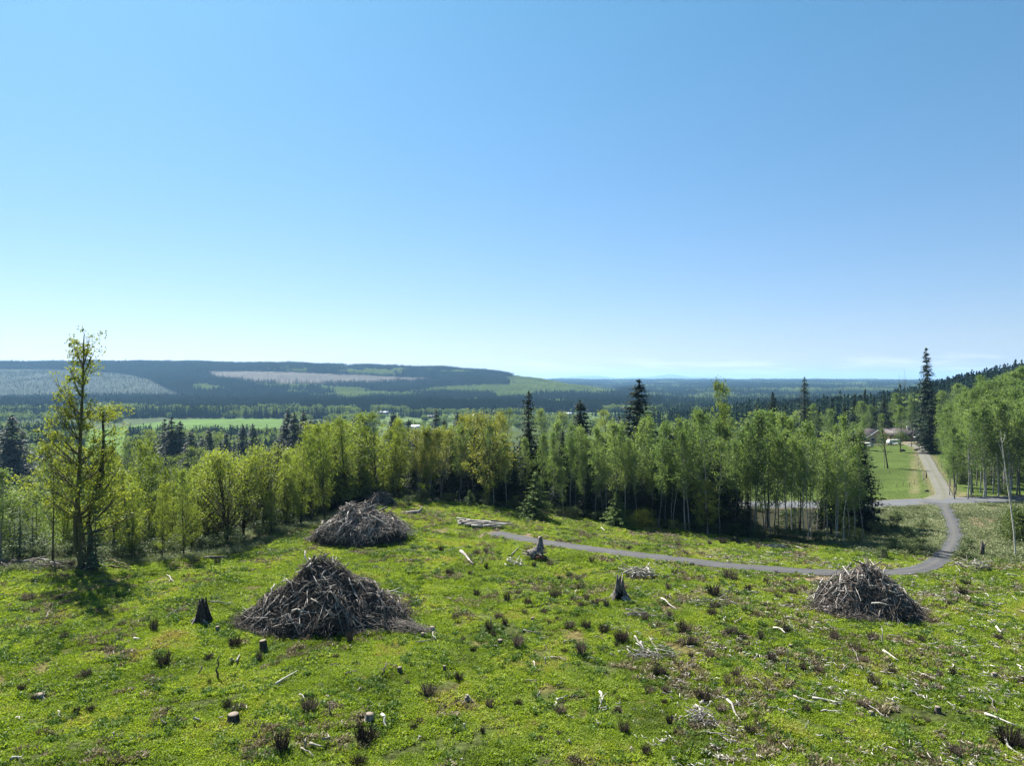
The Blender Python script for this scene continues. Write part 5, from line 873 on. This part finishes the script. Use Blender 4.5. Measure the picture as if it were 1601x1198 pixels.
# ------------------------------------------------------------------ buildings and things round the lawn
M['roof'] = flat_mat('mauve_metal_roof', (.075, .058, .066), .6, .15, 1.5); M['white'] = flat_mat('white_paint', (.78, .78, .76), .5, .05); M['brownwall'] = flat_mat('brown_wall', (.16, .085, .06), .8, .15, 3); M['tanwall'] = flat_mat('tan_wall', (.34, .28, .20), .8, .1)
M['glass'] = flat_mat('window_glass', (.03, .04, .05), .1, .1); M['greywall'] = flat_mat('grey_wall', (.30, .31, .33), .8, .1); M['greyroof'] = flat_mat('grey_roof', (.40, .42, .46), .5, .1); M['darkroof'] = flat_mat('dark_roof', (.10, .10, .115), .6, .1); M['tyre'] = flat_mat('tyre_rubber', (.02, .02, .02), .9, .1); M['post'] = flat_mat('weathered_post', (.10, .085, .07), .9, .3)
def gable(name, x, y, w, d, hw, hr, wall, roof, label, rz=0.0, wins=(), doors=(), ridge='x', cat='house', z=None, trim=True, chimney=False):
    z = g1(x, y) if z is None else z; e = put(name, None, None, (x, y, z - .1), (0, 0, rz)); tag(e, label, cat); mb = MB(); a, b = w / 2, d / 2
    if ridge == 'x': V = [(-a, -b, 0), (a, -b, 0), (a, b, 0), (-a, b, 0), (-a, -b, hw), (a, -b, hw), (a, b, hw), (-a, b, hw), (-a, 0, hw + hr), (a, 0, hw + hr)]; Q = [(0, 1, 5, 4), (2, 3, 7, 6), (0, 4, 7, 3), (1, 2, 6, 5), (4, 8, 8, 7), (5, 6, 9, 9)]
    else: V = [(-a, -b, 0), (a, -b, 0), (a, b, 0), (-a, b, 0), (-a, -b, hw), (a, -b, hw), (a, b, hw), (-a, b, hw), (0, -b, hw + hr), (0, b, hw + hr)]; Q = [(0, 1, 5, 4), (2, 3, 7, 6), (0, 4, 7, 3), (1, 2, 6, 5), (4, 5, 8, 8), (6, 7, 9, 9)]
    me = bpy.data.meshes.new('wall'); me.from_pydata(V, [], [tuple(dict.fromkeys(q)) for q in Q]); me.materials.append(M[wall]); put('wall', me, e)
    o_ = .6; th = .18; rf = MB()
    for s in (-1, 1):
        if ridge == 'x': n0 = [(-a - o_, s * (b + o_), hw - hr * o_ / b), (a + o_, s * (b + o_), hw - hr * o_ / b), (a + o_, 0, hw + hr), (-a - o_, 0, hw + hr)]
        else: n0 = [(s * (a + o_), -b - o_, hw - hr * o_ / a), (s * (a + o_), b + o_, hw - hr * o_ / a), (0, b + o_, hw + hr), (0, -b - o_, hw + hr)]
        n1 = [(p[0], p[1], p[2] + th) for p in n0]; rf.add(np.array([(p[0], p[1], p[2] + .02) for p in n0] + n1), [(0, 1, 2, 3), (4, 5, 6, 7), (0, 1, 5, 4), (1, 2, 6, 5), (2, 3, 7, 6), (3, 0, 4, 7)])
    R_ = put('roof', rf.mesh('roof', M[roof]), e)
    if chimney: m = MB(); box(m, 1.5, 2.3, -.4, .4, hw + hr * .5, hw + hr + 1.0); put('chimney', m.mesh('chimney', M['greywall']), R_)
    if trim and ridge == 'y':
        for s in (-1, 1):
            m = MB(); yb = -b - o_ - .06; p0 = np.array([s * (a + o_), yb, hw - hr * o_ / a + .05]); p1 = np.array([0, yb, hw + hr + .05]); dz = np.array([0, 0, -.32]); dy = np.array([0, -.05, 0]); m.add([p0, p1, p1 + dz, p0 + dz, p0 + dy, p1 + dy, p1 + dz + dy, p0 + dz + dy], [(0, 1, 2, 3), (4, 5, 6, 7), (0, 1, 5, 4), (3, 2, 6, 7)]); put('bargeboard', m.mesh('bargeboard', M['white']), e)
    for (cx, cz, ww, wh) in wins:
        m = MB(); box(m, cx - ww / 2, cx + ww / 2, -b - .08, -b + .02, cz - wh / 2, cz + wh / 2); f = put('window', m.mesh('window', M['white']), e); m = MB(); box(m, cx - ww / 2 + .12, cx + ww / 2 - .12, -b - .10, -b - .05, cz - wh / 2 + .12, cz + wh / 2 - .12); put('pane', m.mesh('pane', M['glass']), f)
    for (cx, ww, wh, k) in doors:
        m = MB(); box(m, cx - ww / 2, cx + ww / 2, -b - .07, -b + .02, .1, wh); put('door', m.mesh('door', M[k]), e)
    return e
def at(px, Y): return (px - CX) / F * Y
gable('ranch_house', at(1357, 282), 282, 9, 11, 2.9, 2.6, 'tanwall', 'roof', 'tan gabled house wing with white bargeboards behind the lawn', .15, ((-2, 1.6, 1.6, 1.2), (2, 1.6, 1.6, 1.2)), (), 'y')
gable('porch_house', at(1412, 284), 284, 17, 9, 2.8, 2.2, 'brownwall', 'roof', 'long low brown house with a mauve roof beside the tallest fir', .02, ((-5, 1.6, 1.8, 1.2), (-1.5, 1.6, 1.5, 1.2), (2.2, 1.6, 1.6, 1.2)), ((5, 1.1, 2.2, 'glass'),), 'x', chimney=True)
gable('garden_shed', at(1441, 272), 272, 3.2, 3, 2.3, .8, 'tanwall', 'greyroof', 'small pale shed right of the brown house', 0, (), ((0, 1, 2, 'brownwall'),), 'y', 'shed')
gable('valley_house', at(415, 335), 335, 12, 9, 3.5, 3.0, 'greywall', 'darkroof', 'grey roofed house half hidden among valley firs left of centre', .5, ((-2, 1.8, 1.2, 1.2), (2, 1.8, 1.2, 1.2)), (), 'x', z=None)
for px, py, w, d, hw, hr, wall, roof, lab in ((527, 648, 24, 14, 4, 6, 'greywall', 'greyroof', 'large grey barn with a steep pale roof in the valley'), (548, 649, 26, 10, 3, 2.5, 'white', 'greyroof', 'low pale shed right of the large grey barn'), (600, 648, 18, 10, 3, 3, 'greywall', 'greyroof', 'pale roofed farm building in the middle valley'), (672, 645, 9, 9, 6, 4, 'white', 'darkroof', 'narrow white farmhouse beyond the wood'), (676, 654, 16, 9, 3, 2.5, 'tanwall', 'darkroof', 'tan bungalow below the narrow white farmhouse'), (888, 650, 16, 9, 3.5, 2.5, 'white', 'greyroof', 'white roofed house seen left of the narrow pointed fir'), (870, 655, 12, 8, 3, 2.5, 'tanwall', 'darkroof', 'small tan house left of the white roofed one'), (650, 671, 11, 8, 3, 2.5, 'white', 'greyroof', 'small white house glimpsed over the middle wood'), (772, 661, 11, 8, 3, 2.5, 'white', 'darkroof', 'white house glimpsed beside the golden maple')):
    p = P2G(px, py, 450, 1600); gable('farm_building', p.x, p.y, w, d, hw, hr, wall, roof, lab, random.uniform(-.3, .3), ((-w * .25, hw * .55, 1.4, 1.2), (w * .25, hw * .55, 1.4, 1.2)), ((0, 1.2, 2.2, 'brownwall'),), 'x', 'building')
def car(px, Y, L_, h, key, label, cat, rz=0.0, boxy=False):
    x = at(px, Y); e = put('parked_vehicle', None, None, (x, Y, g1(x, Y)), (0, 0, rz)); a = L_ / 2
    prof = [(-a, .45), (-a, 1.0), (-a * .55, 1.12), (-a * .3, h), (a * .55, h), (a * .95, 1.1), (a, .9), (a, .45)] if not boxy else [(-a, .45), (-a, 1.1), (-a * .8, h), (-a * .7, h), (a * .9, h), (a, h * .9), (a, 1.0), (a, .45)]
    n = len(prof); ys = (-.9, -.78, .78, .9); mb = MB(); V = [(p[0] * (1 if abs(y) < .8 else .99), y * (1 if p[1] < 1.2 else .86), p[1]) for y in ys for p in prof]; Q = [(r * n + j, r * n + (j + 1) % n, (r + 1) * n + (j + 1) % n, (r + 1) * n + j) for r in range(3) for j in range(n)]
    Q += [(0, 1, 6, 7), (1, 2, 5, 6), (2, 3, 4, 5), (3 * n, 3 * n + 1, 3 * n + 6, 3 * n + 7), (3 * n + 1, 3 * n + 2, 3 * n + 5, 3 * n + 6), (3 * n + 2, 3 * n + 3, 3 * n + 4, 3 * n + 5)]; mb.add(V, Q); put('body', mb.mesh('body', M[key]), e)
    for s in (-1, 1):
        m = MB(); box(m, -a * .35, a * .55, s * .84 - .02, s * .84 + .02, 1.12, h - .12); put('window', m.mesh('window', M['glass']), e)
        for fx in (-.62, .62): m = MB(); tube(m, np.array([[a * fx, s * .7, .36], [a * fx, s * .92, .36]]), .36, 12, cap=True); put('wheel', m.mesh('wheel', M['tyre']), e)
    tag(e, label, cat)
car(1397, 266, 4.9, 1.95, 'white', 'long white van parked in front of the brown house', 'van', 0.05, True)
car(1355, 262, 4.6, 1.5, 'white', 'low white car parked before the tan gable', 'car', .1)
def boulder(px, py, w, key, label, cat='boulder'):
    g = P2G(px, py); R_ = w / F * g.y / 2; mb = MB(); n = 12; rows = []
    for f in np.linspace(-.2, 1, 6): rows.append(np.stack([R_ * math.cos(max(0, f) * 1.5) * np.cos(np.arange(n) * 6.283 / n) * rng.uniform(.85, 1.15, n), R_ * .8 * math.cos(max(0, f) * 1.5) * np.sin(np.arange(n) * 6.283 / n) * rng.uniform(.85, 1.15, n), np.full(n, R_ * .8 * math.sin(f * 1.5)) + rng.normal(0, .04 * R_, n)], -1))
    i = np.arange(5)[:, None] * n; j = np.arange(n)[None]; mb.add(np.stack(rows).reshape(-1, 3), np.stack([i + j, i + (j + 1) % n, i + n + (j + 1) % n, i + n + j], -1)); o = put('boulder', mb.mesh('boulder', M[key], True), None, g)
    if label: tag(o, label, cat)
    return o
boulder(1411, 706, 9, 'char', 'left of two dark boulders where the driveway meets the lawn'); boulder(1432, 705, 7, 'char', 'right of two dark boulders where the driveway meets the lawn'); boulder(1449, 769, 7, 'char', 'dark charred lump on the lawn just above the road')
for k, (px, py) in enumerate(((1434, 712), (1435, 718), (1437, 724), (1439, 730), (1441, 735), (1443, 742), (1444, 749), (1446, 755))): later(boulder(px, py, 3.6, 'rock', None), 'pale rock in the row along the driveway', 'rock', 'row of rocks beside the driveway', px, py)
def post(px, py, h, label=None, r=.09, top=None):
    g = P2G(px, py); e = put('fence_post', None, None, g) if top is None else put('sign_post', None, None, g); mb = MB(); tube(mb, np.array([[0, 0, -.1], [0, 0, h]]), [r, r * .9], 7, cap=True); put('post', mb.mesh('post', M['post']), e)
    if top: m = MB(); box(m, -.22, .22, -.3, .25, h, h + .38); put('letter_box' , m.mesh('letter_box', M['char']), e)
    if label: tag(e, label, 'post')
    else: later(e, 'thin wooden fence post on the lawn', 'post', 'fence posts on the lawn', px, py - 5)
post(1448, 748, 1.7, 'dark stout post beside the driveway', .16); post(1425, 699, 2.2, 'dark letter box on a post where lawn meets house yard', .14, True)
for px, py in ((1390, 740), (1378, 758), (1402, 762), (1412, 760), (1422, 762), (1430, 758), (1444, 752), (1436, 728)): post(px, py, 1.2, None, .05)
g = P2G(1535, 872); e = put('snag', None, None, g); mb = MB(); tube(mb, np.array([[0, 0, -.1], [.1, 0, 1.2], [0, 0, 2.0]]), [.25, .2, .12], 7, jag=.2, cap=True); tube(mb, np.array([[.05, 0, 1.2], [.5, 0, 1.7], [.7, 0, 2.0]]), [.1, .07, .03], 5); put('stem', mb.mesh('snag', M['stump']), e); tag(e, 'short grey forked snag on the slope right of the lane bend', 'stump')
label_all()
# ------------------------------------------------------------------ haze
def build_haze():
    zt = max(330.0, GZ.max() + 60); mb = MB(); box(mb, -26000, 26000, -800, 24500, -90, zt); m = bpy.data.materials.new('haze'); m.use_nodes = True; nt = m.node_tree; nt.nodes.clear(); out = nt.nodes.new('ShaderNodeOutputMaterial'); v = nt.nodes.new('ShaderNodeVolumePrincipled')
    v.inputs['Color'].default_value = (.34, .64, 1.0, 1); v.inputs['Density'].default_value = HAZE; v.inputs['Anisotropy'].default_value = 0.25; nt.links.new(v.outputs[0], out.inputs['Volume']); tag(put('haze', mb.mesh('haze', m)), 'pale blue air haze over the valley', None, None, 'stuff')
build_haze()
print('OBJECTS', len(bpy.data.objects), 'GZ', GZ.min(), GZ.max(), GX.shape)
